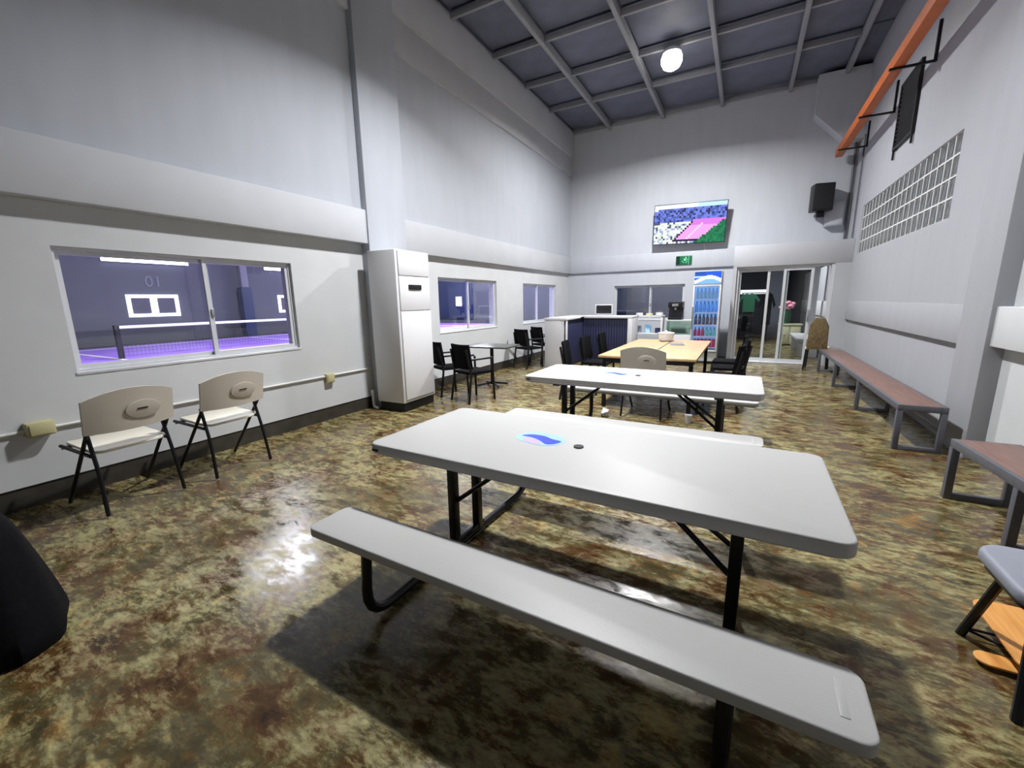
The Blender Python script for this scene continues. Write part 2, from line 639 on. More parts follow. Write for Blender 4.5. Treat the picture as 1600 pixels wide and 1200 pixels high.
# right wall
GY0, GY1, GZ0, GZ1 = 6.455, 10.765, 2.28, 3.164
bm = NB()
X0, X1 = XR, XR + 0.22
bb(bm, (X0 + 0.05, 5.69, 0), (X1 + 0.05, 11.2, 1.2))
bb(bm, (X0, 5.69, 1.2), (X1 + 0.05, 11.2, GZ0))
bb(bm, (X0, 5.69, GZ0), (X1 + 0.05, GY0, GZ1))
bb(bm, (X0, GY1, GZ0), (X1 + 0.05, YF + 0.1, GZ1))
bb(bm, (X0, 5.69, GZ1), (X1 + 0.05, YF + 0.1, ZW))
bb(bm, (X0, 11.2, 0), (X1 + 0.05, 19.0, GZ0))
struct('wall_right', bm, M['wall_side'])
bm = NB()
bb(bm, (X0 + 0.125, YB, 0), (X1 + 0.1, 5.16, ZW))
struct('wall_right_near', bm, M['wall_low'])['kind'] = 'structure'
bm = NB()
bb(bm, (X0 - 0.004, 5.15, 0), (X1 + 0.1, 5.70, ZC), 0.008)
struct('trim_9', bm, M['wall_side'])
bm = NB()
bb(bm, (X0 - 0.004, 5.69, 1.0), (X0 + 0.06, 11.1, 1.38), 0.008)
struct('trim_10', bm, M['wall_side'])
bm = NB()
bb(bm, (X0 + 0.03, YB, 1.03), (X0 + 0.14, 5.16, 1.37), 0.008)
struct('trim_11', bm, M['wall_low'])
bm = NB()
bb(bm, (XL - 0.2, YB - 0.2, 0), (XR + 0.3, YB, ZW))
struct('wall_back', bm, M['wall'])

# ceiling: bars in both directions and a dark panel in each bay
ceil = struct_empty('ceiling')
BARX = [-3.47, -2.14, -0.82, 0.51, 1.46]
BARY = [10.28 - 1.31 * k for k in range(-1, 11)]
BARY[0] = 11.91
bm = NB()
bb(bm, (XL - 0.2, YB - 0.2, ZC + 0.12), (XR + 0.3, YF + 0.2, ZC + 0.2))
obj('ceiling_deck', bm, M['panel'], ceil)
bm = NB()
bx(bm, (0, 0, 0), (0.075, YF - YB, 0.15), bevel=0.006)
bar0 = obj('purlin', bm, M['purlin'], ceil)
bar0.location = (BARX[0], (YF + YB) / 2, ZC - 0.04)
for x in BARX[1:]:
    shared(bar0, 'purlin', ceil, (x, (YF + YB) / 2, ZC - 0.04))
bm = NB()
bx(bm, (0, 0, 0), (1.0, 0.055, 0.09), bevel=0.004)
cb0 = None
edges = [XL + 0.1] + BARX
pan0 = None
for y in BARY:
    for a, b in zip(edges, BARX):
        w = b - a - 0.07
        if cb0 is None:
            cb0 = obj('cross_bar', bm, M['purlin'], ceil)
            cb0.location = ((a + b) / 2, y, ZC - 0.02)
            cb0.scale = (w, 1, 1)
        else:
            shared(cb0, 'cross_bar', ceil, ((a + b) / 2, y, ZC - 0.02), scale=(w, 1, 1))
bm = NB()
bx(bm, (0, 0, 0), (1, 1, 0.03))
px_edges = [XL + 0.1] + BARX + [XR + 0.1]
for k, y in enumerate(BARY[1:]):
    ya, yb = y + 0.035, BARY[k] - 0.035
    for a, b in zip(px_edges, px_edges[1:]):
        w = b - a - 0.08
        if pan0 is None:
            pan0 = obj('ceiling_panel', bm, M['panel'], ceil)
            pan0.location = ((a + b) / 2, (ya + yb) / 2, ZC + 0.09)
            pan0.scale = (w, yb - ya, 1)
        else:
            shared(pan0, 'ceiling_panel', ceil, ((a + b) / 2, (ya + yb) / 2, ZC + 0.09 + random.uniform(-0.004, 0.004)), scale=(w, yb - ya, 1))

# ------------------------------------------------------------------ windows and door


def sliding_window(name, along, fixed, a0, a1, z0, z1, depth, glasses, split=0.5):
    """along 'y' = in the left wall, 'x' = in the far wall; room side is +X or -Y"""
    w = struct_empty(name)

    def B(bm, a, b, za, zb, d0, d1, bevel=0.0):
        if along == 'y':
            bb(bm, (fixed - d1, a, za), (fixed - d0, b, zb), bevel)
        else:
            bb(bm, (a, fixed + d0, za), (b, fixed + d1, zb), bevel)
    t = 0.022
    bm = NB()
    B(bm, a0, a1, z1 - t, z1, depth, depth + 0.09)
    B(bm, a0, a1, z0, z0 + t, depth, depth + 0.09)
    B(bm, a0, a0 + t, z0 + t, z1 - t, depth, depth + 0.09)
    B(bm, a1 - t, a1, z0 + t, z1 - t, depth, depth + 0.09)
    obj('window_frame', bm, M['frame'], w)
    bm = NB()
    B(bm, a0 - 0.01, a1 + 0.01, z0 - 0.02, z0 + 0.003, -0.008, depth + 0.02, 0.004)
    obj('window_sill', bm, M['frame'], w)
    mid = a0 + (a1 - a0) * split
    for i, (p, q, d) in enumerate(((a0 + t, mid + 0.03, depth + 0.045), (mid - 0.03, a1 - t, depth + 0.012))):
        s = 0.034
        bm = NB()
        B(bm, p, q, z1 - t - s, z1 - t, d, d + 0.028)
        B(bm, p, q, z0 + t, z0 + t + s, d, d + 0.028)
        B(bm, p, p + s, z0 + t + s, z1 - t - s, d, d + 0.028)
        B(bm, q - s, q, z0 + t + s, z1 - t - s, d, d + 0.028)
        sa = obj('sash', bm, M['frame'], w)
        bm = NB()
        B(bm, p + s, q - s, z0 + t + s, z1 - t - s, d + 0.012, d + 0.016)
        obj('pane', bm, glasses[i], sa)
    bm = NB()
    zc = (z0 + z1) / 2 - 0.05
    B(bm, mid - 0.012, mid + 0.012, zc - 0.04, zc + 0.04, depth - 0.006, depth + 0.014, 0.004)
    obj('latch', bm, M['chrome'], w)
    return w


sliding_window('window_1', 'y', XL, *WIN[0], 0.035, (M['glass'], M['glass']), 0.55)
sliding_window('window_2', 'y', XL, *WIN[1], 0.035, (M['glass'], M['glass']), 0.5)
sliding_window('window_3', 'y', XL, *WIN[2], 0.035, (M['tintglass'], M['tintglass']), 0.45)
sliding_window('window_4', 'x', YF, FWX0, FWX1, FWZ0, FWZ1, 0.05, (M['glass'], M['glass']), 0.53)

# glass block window
gb = struct_empty('window_5')
bm = NB()
NCOL, NROW = 20, 4
cw, rh = (GY1 - GY0) / NCOL, (GZ1 - GZ0) / NROW
for k in range(NCOL + 1):
    y = GY0 + cw * k
    bb(bm, (XR + 0.012, max(GY0, y - 0.009), GZ0), (XR + 0.09, min(GY1, y + 0.009), GZ1))
for k in range(NROW + 1):
    z = GZ0 + rh * k
    bb(bm, (XR + 0.0125, GY0, max(GZ0, z - 0.009)), (XR + 0.0895, GY1, min(GZ1, z + 0.009)))
obj('mortar_grid', bm, M['mortar'], gb)
bm = NB()
bx(bm, (0, 0, 0), (0.075, cw - 0.016, rh - 0.016), bevel=0.008)
bx(bm, (-0.036, 0, 0), (0.012, cw - 0.10, rh - 0.08), bevel=0.005)
b0 = None
for i in range(NCOL):
    for j in range(NROW):
        loc = (XR + 0.056, GY0 + cw * (i + 0.5), GZ0 + rh * (j + 0.5))
        if b0 is None:
            b0 = obj('glass_block', bm, M['block'], gb)
            b0.location = loc
        else:
            shared(b0, 'glass_block', gb, loc)

# sliding glass door in the portal
dr = struct_empty('door_1')
bm = NB()
bb(bm, (-0.215, YD + 0.05, 0), (-0.165, YD + 0.16, 2.15))
bb(bm, (1.535, YD + 0.02, 0), (1.585, YD + 0.13, 2.15))
bb(bm, (-0.165, YD + 0.05, 2.10), (1.535, YD + 0.16, 2.15))
obj('door_frame', bm, M['frame'], dr)
bm = NB()
bb(bm, (-0.215, YD - 0.03, 0), (1.25, YD + 0.17, 0.03), 0.006)
obj('threshold', bm, M['frame'], dr)
for (a, b, y) in ((-0.165, 0.46, YD + 0.115), (0.40, 0.80, YD + 0.085), (0.70, 1.25, YD + 0.055)):
    s = 0.05
    bm = NB()
    bb(bm, (a, y, 0.03), (a + s, y + 0.028, 2.10))
    bb(bm, (b - s, y, 0.03), (b, y + 0.028, 2.10))
    bb(bm, (a + s, y, 0.03), (b - s, y + 0.028, 0.10))
    bb(bm, (a + s, y, 2.04), (b - s, y + 0.028, 2.10))
    p = obj('door_panel', bm, M['frame'], dr)
    bm = NB()
    bb(bm, (a + s, y + 0.012, 0.10), (b - s, y + 0.017, 2.04))
    obj('pane', bm, M['doorglass'], p)
bm = NB()
bb(bm, (1.205, YD + 0.03, 0.95), (1.235, YD + 0.055, 1.2), 0.006)
obj('door_handle', bm, M['chrome'], dr)

# ------------------------------------------------------------------ court seen through the left windows
bm = NB()
bb(bm, (-22.2, -2, -0.12), (XL - 0.2, 26.2, -0.012))
struct('floor_court_margin', bm, M['courtgrey'])
bm = NB()
bb(bm, (-21.2, 0.0, -0.012), (-5.6, 25.0, 0.0))
struct('floor_court', bm, M['courtfloor'])
bm = NB()
for y in (5.2, 11.5, 17.0, 22.0):
    bb(bm, (-20.5, y - 0.06, 0.0), (-7, y + 0.06, 0.004))
for x in (-20.5, -15.5, -9.5):
    bb(bm, (x - 0.06, 0.6, 0.0), (x + 0.06, 24.4, 0.004))
struct('trim_court_lines', bm, M['line'])
bm = NB()
bb(bm, (-22.2, -2, 0), (-22.0, 26.2, 7.5))
cwall = struct('wall_court', bm, M['courtwall'])
bm = NB()
bb(bm, (-22.0, -2, 0), (-21.97, 26.0, 0.62))
obj('wall_skirting', bm, M['courtgrey'], cwall)
bm = NB()
bb(bm, (-22.0, 26.0, 0), (-5.0, 26.2, 7.5))
struct('wall_court_end', bm, M['courtend'])
bm = NB()
bb(bm, (-22.0, 25.9, 0.25), (-17.4, 26.0, 3.6), 0.03)
obj('wall_padding', bm, M['courtnavy'], bpy.data.objects['wall_court_end'])
text_mesh('wall_number', '01', 0.62, M['greyplain'], cwall,
          Matrix.Translation((-21.985, 8.72, 2.52)) @ Matrix.Rotation(R(90), 4, 'Z') @ Matrix.Rotation(R(90), 4, 'X'), 0.01)


def lit_window(y0, y1, z0, z1, label):
    t = thing('court_window', label, 'window', (-22.0, (y0 + y1) / 2, z0))
    t['kind'] = 'structure'
    h = z1 - z0
    w = y1 - y0
    bm = NB()
    f = 0.13
    for (a, b, c, d) in ((-w / 2, w / 2, 0, f), (-w / 2, w / 2, h - f, h), (-w / 2, -w / 2 + f, f, h - f), (w / 2 - f, w / 2, f, h - f), (-f * 0.9, f * 0.9, f, h - f)):
        bb(bm, (0.0, a, c), (0.07, b, d))
    obj('window_frame', bm, M['lit'], t)
    for (a, b) in ((-w / 2 + f, -f * 0.9), (f * 0.9, w / 2 - f)):
        bm = NB()
        bb(bm, (0.0, a, f), (0.02, b, h - f))
        obj('pane', bm, M['slate'], t)


lit_window(7.70, 9.50, 1.09, 2.0, 'lit white window frame on the slate court wall under the number')
lit_window(14.10, 15.90, 1.09, 2.0, 'lit white window frame right of the blue pillar on the court wall')
t = thing('court_window', 'small bright square window in the navy end wall of the court', 'window', (-18.6, 25.9, 1.17))
t['kind'] = 'structure'
bm = NB()
bb(bm, (-0.28, -0.05, 0), (0.28, 0.0, 0.72))
obj('window_frame', bm, M['frame'], t)
bm = NB()
bb(bm, (-0.22, -0.07, 0.06), (0.22, -0.05, 0.66))
obj('pane', bm, M['lit'], t)
for (y0, y1, label) in ((7.13, 10.09, 'long glowing tube light on the court wall above the number'),
                        (13.5, 16.3, 'glowing tube light on the court wall right of the blue pillar')):
    t = thing('tube_light', label, 'light', (-21.945, (y0 + y1) / 2, 3.33), group=None)
    bm = NB()
    bb(bm, (-0.05, -(y1 - y0) / 2, -0.06), (0.03, (y1 - y0) / 2, 0.08))
    obj('light_housing', bm, M['frame'], t)
    bm = NB()
    bb(bm, (0.03, -(y1 - y0) / 2 + 0.03, -0.05), (0.08, (y1 - y0) / 2 - 0.03, 0.07))
    obj('light_tube', bm, M['tube'], t)
# padded pillar of the court
t = thing('court_pillar', 'steel pillar with dark blue safety padding on its lower half', 'pillar', (-21.6, 12.2, 0))
bm = NB()
bb(bm, (-0.14, -0.16, 0), (0.14, 0.16, 6.5), 0.01)
obj('pillar_shaft', bm, M['greyplain'], t)
bm = NB()
bb(bm, (-0.2, -0.26, 0.02), (0.22, 0.26, 2.36), 0.05)
obj('padding', bm, M['courtnavy'], t)
# net: post, top band, mesh, support
NX = -16.0
t = thing('court_net', 'low court net with white top band and black end post', 'net', (NX, 5.25, 0))
bm = NB()
bb(bm, (-0.06, -0.06, 0), (0.06, 0.06, 0.98), 0.01)
obj('net_post', bm, M['steel'], t)
bm = NB()
bb(bm, (-0.012, 0.06, 0.88), (0.012, 7.4, 0.96))
obj('net_band', bm, M['net'], t)
bm = NB()
for k in range(9):
    z = 0.08 + k * 0.1
    bb(bm, (-0.002, 0.06, z), (0.002, 7.4, z + 0.004))
for k in range(73):
    y = 0.08 + k * 0.1
    bb(bm, (-0.002, y, 0.08), (0.002, y + 0.004, 0.88))
n = obj('net_mesh', bm, M['darkplain'], t)
n['kind'] = 'stuff'
bm = NB()
bb(bm, (-0.03, 5.35, 0.0), (0.03, 5.43, 0.9))
obj('centre_strap', bm, M['net'], t)

# ------------------------------------------------------------------ passage behind the far wall
bm = NB()
bb(bm, (XL - 0.2, 19.0, 0), (XR + 0.3, 19.2, 3.3))
struct('wall_passage', bm, M['darkplain'])
bm = NB()
bb(bm, (XL - 0.2, YF + 0.18, 0), (XL, 19.2, 3.3))
struct('wall_passage_left', bm, M['greyplain'])
bm = NB()
bb(bm, (XL - 0.2, YF + 0.18, 3.2), (XR + 0.3, 19.2, 3.3))
struct('ceiling_passage', bm, M['panel'])
bm = NB()
bb(bm, (-4.4, 15.0, 0), (-0.55, 15.12, 3.2))
struct('wall_partition', bm, M['greyplain'])
bm = NB()
bb(bm, (0.75, 18.2, 0), (1.28, 18.3, 2.9))
struct('wall_panel', bm, M['greyplain'])
bm = NB()
bb(bm, (XR - 0.03, 11.3, 0.95), (XR, 18.9, 1.35), 0.006)
struct('trim_12', bm, M['wall_low'])
bm = NB()
bb(bm, (1.52, 14.0, 0), (1.70, 14.2, 3.2), 0.008)
struct('trim_13', bm, M['frame'])
t = thing('banner', 'narrow navy banner hanging behind the left pane of the far window', 'banner', (-3.75, 14.6, 0.5))
bm = NB()
bb(bm, (-0.22, -0.02, 0), (0.22, 0.02, 1.75), 0.004)
obj('cloth', bm, M['courtnavy'], t)
bm = NB()
cyl(bm, (-0.26, 0, 1.76), (0.26, 0, 1.76), 0.02)
obj('rod', bm, M['steel'], t)
bm = NB()
for a in (-0.2, 0.2):
    cyl(bm, (a, 0.035, -0.5), (a, 0.035, 1.76), 0.014)
    cyl(bm, (a, -0.13, -0.49), (a, 0.2, -0.49), 0.014)
obj('stand', bm, M['steel'], t)


def garment(bm, c, w, h, d, sleeves=True):
    x, y, z = c
    prism(bm, [(x - w / 2, z), (x + w / 2, z), (x + w / 2, z + h * 0.78), (x + w * 0.75, z + h * 0.55), (x + w * 0.92, z + h * 0.66),
               (x + w * 0.52, z + h), (x + w * 0.16, z + h * 1.04), (x, z + h * 0.97), (x - w * 0.16, z + h * 1.04), (x - w * 0.52, z + h),
               (x - w * 0.92, z + h * 0.66), (x - w * 0.75, z + h * 0.55), (x - w / 2, z + h * 0.78)] if sleeves else
          [(x - w / 2, z), (x + w / 2, z), (x + w * 0.4, z + h), (x - w * 0.4, z + h)], y - d / 2, y + d / 2, axis='y', bevel=0.015)


t = thing('clothes_rack', 'black rail on a stand behind the left door panel carrying hung clothes', 'rack', (0.32, 16.6, 0))
bm = NB()
cyl(bm, (-0.42, 0, 1.62), (0.42, 0, 1.62), 0.016)
obj('rail', bm, M['steel'], t)
for s in (-0.4, 0.4):
    bm = NB()
    cyl(bm, (s, 0, 0.02), (s, 0, 1.62), 0.016)
    cyl(bm, (s, -0.25, 0.02), (s, 0.25, 0.02), 0.016)
    obj('leg', bm, M['steel'], t)
bm = NB()
garment(bm, (0.12, 16.6, 0.982), 0.36, 0.6, 0.09)
tag(obj('shirt', bm, M['green']), 'green shirt hung on the black rail behind the glass door', 'shirt')
bm = NB()
garment(bm, (0.66, 16.6, 0.565), 0.26, 1.0, 0.09)
tag(obj('jacket', bm, M['blackfab']), 'black jacket hung at the right end of the rail behind the glass door', 'jacket')
bm = NB()
garment(bm, (0.12, 16.62, 0.33), 0.36, 0.64, 0.08, False)
tag(obj('trousers', bm, M['blackfab']), 'dark trousers hung under the green shirt behind the glass door', 'trousers')
t = thing('wall_light', 'bluish white light bar high behind the clothes rail', 'light', (0.35, 18.95, 1.65))
bm = NB()
bb(bm, (-0.55, -0.05, -0.06), (0.55, 0.05, 0.12), 0.01)
obj('light_housing', bm, M['frame'], t)
bm = NB()
bb(bm, (-0.52, -0.07, -0.04), (0.52, -0.05, 0.1))
obj('light_diffuser', bm, M['lit'], t)
t = thing('cabinet', 'low cream cabinet behind the middle door panel', 'cabinet', (1.28, 15.6, 0))
bm = NB()
bb(bm, (-0.28, -0.22, 0.04), (0.28, 0.22, 0.62), 0.008)
obj('body', bm, M['cream'], t)
bm = NB()
bb(bm, (-0.31, -0.25, 0.62), (0.31, 0.25, 0.66), 0.006)
obj('top', bm, M['cream'], t)
for s in (-0.14, 0.14):
    bm = NB()
    bb(bm, (s - 0.125, -0.236, 0.07), (s + 0.125, -0.22, 0.58), 0.004)
    d = obj('door', bm, M['cream'], t)
    bm = NB()
    bb(bm, (s - 0.02, -0.256, 0.32), (s + 0.02, -0.236, 0.34))
    obj('handle', bm, M['chrome'], d)
t = thing('flower_pot', 'pink flowers in a tall dark green pot on the cream cabinet', 'flowers', (1.16, 15.6, 0.66))
bm = NB()
lathe(bm, [(0.08, 0), (0.12, 0.1), (0.13, 0.3), (0.1, 0.42), (0.11, 0.45)], n=16)
obj('pot', bm, M['leafg'], t)
for k in range(11):
    a = k * 2.4
    rr = 0.045 * math.sqrt(k + 0.3) * 1.2
    bm = NB()
    sph(bm, (rr * math.cos(a), rr * math.sin(a), 0.56 + 0.08 * math.cos(k * 1.7)), (0.075, 0.075, 0.06), 8, 6)
    obj('flower', bm, M['pink'], t)
t = thing('white_bench', 'white bench seat along the passage wall beyond the glass door', 'bench', (1.44, 13.4, 0))
bm = NB()
bb(bm, (-0.24, -1.0, 0.40), (0.24, 1.0, 0.46), 0.01)
obj('seat', bm, M['white'], t)
for y in (-0.85, 0.85):
    bm = NB()
    bb(bm, (-0.2, y - 0.03, 0), (0.2, y + 0.03, 0.40), 0.004)
    obj('leg', bm, M['white'], t)

# ------------------------------------------------------------------ ceiling lamp
t = thing('high_bay_lamp', 'round white high bay lamp glowing under the dark ceiling', 'lamp', (LAMP.x, LAMP.y, 5.925))
bm = NB()
lathe(bm, [(0.10, -0.02), (0.15, -0.05), (0.162, -0.10), (0.15, -0.11), (0.05, -0.09)], n=28)
obj('lamp_housing', bm, M['white'], t)
bm = NB()
cyl(bm, (0, 0, -0.03), (0, 0, 0.0), 0.05)
obj('lamp_stem', bm, M['greysteel'], t)
bm = NB()
lathe(bm, [(0.06, -0.10), (0.16, -0.11), (0.182, -0.17), (0.178, -0.25), (0.14, -0.32), (0.08, -0.355), (0.001, -0.365)], n=28)
obj('lamp_lens', bm, M['lamp'], t)

dup(t, (-1.65, 4.35, 5.925), 0, 'round white high bay lamp nearer the camera, above the picnic tables')

# ------------------------------------------------------------------ picnic tables


def picnic_table(label, loc, rz):
    t = thing('picnic_table', label, 'table', loc, rz, 'white moulded picnic tables')
    TL, TW = 2.116, 0.874
    bm = NB()
    prism(bm, rrect(TL, TW, 0.055), 0.680, 0.735, bevel=0.009)
    top = obj('tabletop', bm, M['plastic'], t)
    bm = NB()
    prism(bm, rrect(TL - 0.05, TW - 0.05, 0.04), 0.668, 0.682)
    obj('table_rim', bm, M['plastic_edge'], top)
    bm = NB()
    cyl(bm, (-0.012, 0.015, 0.734), (-0.012, 0.015, 0.741), 0.026, 18)
    obj('umbrella_hole_cap', bm, M['black'], top)
    bm = NB()
    bx(bm, (-TL / 2 + 0.055, -TW / 2 - 0.001, 0.702), (0.045, 0.006, 0.014), bevel=0.002)
    obj('name_plate', bm, M['black'], top)
    # thin pale blue, deep blue and lilac patch left of the hole
    st = [(-0.17, 0.0), (-0.13, 0.075), (-0.04, 0.105), (0.07, 0.085), (0.125, 0.03), (0.105, -0.06), (0.03, -0.10), (-0.08, -0.085), (-0.15, -0.05)]
    bm = NB()
    prism(bm, [(x - 0.225, y + 0.045) for x, y in fillet2(st)], 0.7349, 0.7362)
    s = obj('sticker', bm, M['sticker_pale'], top)
    s['label'] = 'pale blue and violet sticker'
    bm = NB()
    prism(bm, [(x - 0.225, y + 0.045) for x, y in fillet2([(-0.15, 0.005), (-0.1, 0.05), (-0.02, 0.055), (0.04, 0.02), (0.11, 0.01), (0.085, -0.05), (0.045, -0.075), (0.0, -0.035), (-0.06, 0.0)])], 0.7361, 0.7368)
    obj('sticker_swoosh', bm, M['sticker_deep'], top)
    bm = NB()
    prism(bm, [(x - 0.225, y + 0.045) for x, y in fillet2([(-0.12, -0.02), (-0.05, -0.012), (0.0, -0.05), (0.03, -0.085), (-0.03, -0.085), (-0.09, -0.07)])], 0.7361, 0.7366)
    obj('sticker_flash', bm, M['sticker_lilac'], top)
    for s in (-1, 1):
        bm = NB()
        prism(bm, [(x, y + s * 0.712) for x, y in rrect(2.13, 0.25, 0.045)], 0.392, 0.435, bevel=0.008)
        be = obj('bench_seat', bm, M['plastic'], t)
        bm = NB()
        prism(bm, [(x, y + s * 0.712) for x, y in rrect(2.09, 0.21, 0.035)], 0.382, 0.393)
        obj('bench_rim', bm, M['plastic_edge'], be)
        bm = NB()
        bx(bm, (1.0, s * 0.712, 0.4355), (0.022, 0.13, 0.002), bevel=0.0008)
        obj('grip_recess', bm, M['plastic'], be)
    for s in (-1, 1):
        x = s * 0.735
        bm = NB()
        tube(bm, [(x, -0.77, 0.384), (x, -0.80, 0.03), (x, 0.80, 0.03), (x, 0.77, 0.384)], 0.024, 10, 0.16)
        obj('bench_support', bm, M['steel'], t)
        for yy in (-0.12, 0.12):
            bm = NB()
            bx(bm, (s * 0.735, yy, 0.36), (0.05, 0.05, 0.64), bevel=0.006)
            obj('leg', bm, M['steel'], t)
        bm = NB()
        bx(bm, (s * 0.735, 0.0, 0.06), (0.045, 0.34, 0.03), bevel=0.005)
        obj('foot_bar', bm, M['steel'], t)
        bm = NB()
        bx(bm, (s * 0.735, 0.0, 0.655), (0.07, 0.72, 0.03), bevel=0.005)
        obj('top_bracket', bm, M['steel'], t)
        for yy in (-0.12, 0.12):
            bm = NB()
            tube(bm, [(s * 0.715, yy, 0.33), (s * 0.30, yy * 0.4, 0.66)], 0.013, 8)
            obj('brace', bm, M['steel'], t)
    return t


def fillet2(p, n=3):
    out = []
    m = len(p)
    for i in range(m):
        a, b, c = Vector(p[i - 1]), Vector(p[i]), Vector(p[(i + 1) % m])
        q0, q1 = b.lerp(a, 0.35), b.lerp(c, 0.35)
        for k in range(n + 1):
            u = k / n
            v = q0.lerp(b, u).lerp(b.lerp(q1, u), u)
            out.append((v.x, v.y))
    return out


T1 = picnic_table('nearest white picnic table with attached benches and blue sticker', (-0.683, 1.952, 0), -0.0141)
dup(T1, (-0.86, 4.17, 0), -0.004, 'second white picnic table, behind the nearest one and before the wooden table')

# ------------------------------------------------------------------ folding chairs


def folding_chair(label, loc, rz):
    """local: faces +Y, back towards -Y"""
    t = thing('folding_chair', label, 'chair', loc, rz, 'beige folding chairs')
    # back panel curved in plan and arched on top
    bm = NB()
    n, mz = 14, 6
    w, thick = 0.50, 0.018
    grid = {}
    for side in (0, 1):
        for i in range(n + 1):
            u = -1 + 2 * i / n
            zt = 0.80 + 0.055 * (1 - u * u)
            zb = 0.575 + 0.012 * (1 - u * u) * -1
            for j in range(mz + 1):
                v = j / mz
                z = zb + (zt - zb) * v
                y = -0.245 - 0.05 * v - 0.035 * (1 - u * u) + side * thick
                grid[side, i, j] = bm.verts.new((u * w / 2, y, z))
    for i in range(n):
        for j in range(mz):
            bm.faces.new((grid[0, i, j], grid[0, i + 1, j], grid[0, i + 1, j + 1], grid[0, i, j + 1]))
            bm.faces.new((grid[1, i, j], grid[1, i, j + 1], grid[1, i + 1, j + 1], grid[1, i + 1, j]))
    for i in range(n):
        bm.faces.new((grid[0, i, 0], grid[1, i, 0], grid[1, i + 1, 0], grid[0, i + 1, 0]))
        bm.faces.new((grid[0, i, mz], grid[0, i + 1, mz], grid[1, i + 1, mz], grid[1, i, mz]))
    for j in range(mz):
        bm.faces.new((grid[0, 0, j], grid[0, 0, j + 1], grid[1, 0, j + 1], grid[1, 0, j]))
        bm.faces.new((grid[0, n, j], grid[1, n, j], grid[1, n, j + 1], grid[0, n, j + 1]))
    bmesh.ops.recalc_face_normals(bm, faces=bm.faces[:])
    back = obj('backrest', bm, M['chair_panel'], t)
    # recessed oval with the finger slot
    bm = NB()
    rm = Matrix.Translation((0.055, -0.308, 0.695)) @ Matrix.Rotation(R(12), 4, 'X')
    prism(bm, [(0.10 * math.cos(a * PI / 12), 0.066 * math.sin(a * PI / 12)) for a in range(24)], -0.003, 0.003, axis='y', bevel=0.001, mtx=rm)
    obj('handle_recess', bm, M['chair_panel'], back)
    bm = NB()
    bx(bm, (0.05, -0.313, 0.70), (0.06, 0.006, 0.009), bevel=0.002)
    obj('handle_slot', bm, M['steel'], back)
    # seat
    bm = NB()
    pts = rrect(0.43, 0.40, 0.06)
    prism(bm, [(x, y + 0.0) for x, y in pts], 0.425, 0.447, bevel=0.008)
    for v in bm.verts:
        v.co.z += 0.10 * max(0, -v.co.y - 0.05) * -0.4 + 0.02 * (v.co.x / 0.21) ** 2
        v.co.z += 0.05 * (v.co.y)
    obj('seat', bm, M['chair_seat'], t)
    for s in (-1, 1):
        x = s * 0.225
        bm = NB()
        tube(bm, [(x, -0.285, 0.80), (x, -0.235, 0.60), (x * 1.02, 0.26, 0.012)], 0.0125, 8, 0.1)
        obj('leg', bm, M['steel'], t)
        bm = NB()
        tube(bm, [(x * 0.93, -0.16, 0.58), (x * 0.95, -0.24, 0.30), (x * 1.0, -0.275, 0.012)], 0.0125, 8, 0.1)
        obj('leg', bm, M['steel'], t)
        bm = NB()
        tube(bm, [(x * 0.97, -0.19, 0.418), (x * 0.97, 0.24, 0.436)], 0.012, 8)
        obj('seat_rail', bm, M['steel'], t)
    bm = NB()
    tube(bm, [(-0.225, 0.21, 0.425), (0.225, 0.21, 0.425)], 0.012, 8)
    obj('crossbar', bm, M['steel'], t)
    t.scale = (1.09, 1.06, 1.07)
    return t


FC = folding_chair('beige folding chair nearest to the left edge, facing the wall', (-4.195, 1.255, 0), R(90 + 4))
dup(FC, (-4.20, 1.985, 0), R(90 + 3), 'beige folding chair facing the wall under the right half of the big window')
dup(FC, (-1.03, 5.50, 0), R(-2), 'beige folding chair tucked under the near end of the wooden table')

# ------------------------------------------------------------------ wall benches


def wall_bench(label, loc, length, width, h, nleg, rz=0.0):
    """local: runs along -Y from the origin end; x = 0 front, x = width at the wall"""
    t = thing('wall_bench', label, 'bench', loc, rz, 'red-brown benches along the right wall')
    k = 0.045
    bm = NB()
    bb(bm, (k * 0.6, 0.02, h - 0.025), (width - k * 0.6, length - 0.02, h + 0.002), 0.004)
    obj('seat_board', bm, M['redwood'], t)
    bm = NB()
    bb(bm, (0, 0, h - 0.06), (k, length, h), 0.004)
    bb(bm, (width - k, 0, h - 0.06), (width, length, h), 0.004)
    bb(bm, (k, 0, h - 0.06), (width - k, k, h), 0.004)
    bb(bm, (k, length - k, h - 0.06), (width - k, length, h), 0.004)
    obj('seat_frame', bm, M['greysteel'], t)
    for i in range(nleg):
        y = (length - k) * i / (nleg - 1)
        for x in (0, width - k):
            bm = NB()
            bb(bm, (x, y, 0), (x + k, y + k, h - 0.06), 0.003)
            obj('leg', bm, M['greysteel'], t)
        bm = NB()
        bb(bm, (k, y, 0.0), (width - k, y + k, 0.045), 0.003)
        obj('foot_rail', bm, M['greysteel'], t)
    bm = NB()
    bb(bm, (width - k, k, 0.20), (width - k + 0.02, length - k, 0.24), 0.003)
    obj('back_rail', bm, M['greysteel'], t)
    return t


wall_bench('long red-brown bench on dark grey frames running to the glass door', (1.37, 5.19, 0), 5.0, 0.36, 0.45, 4)
wall_bench('short red-brown bench cut off by the right edge, nearest along the wall', (1.475, 2.55, 0), 1.53, 0.36, 0.45, 3, R(3))

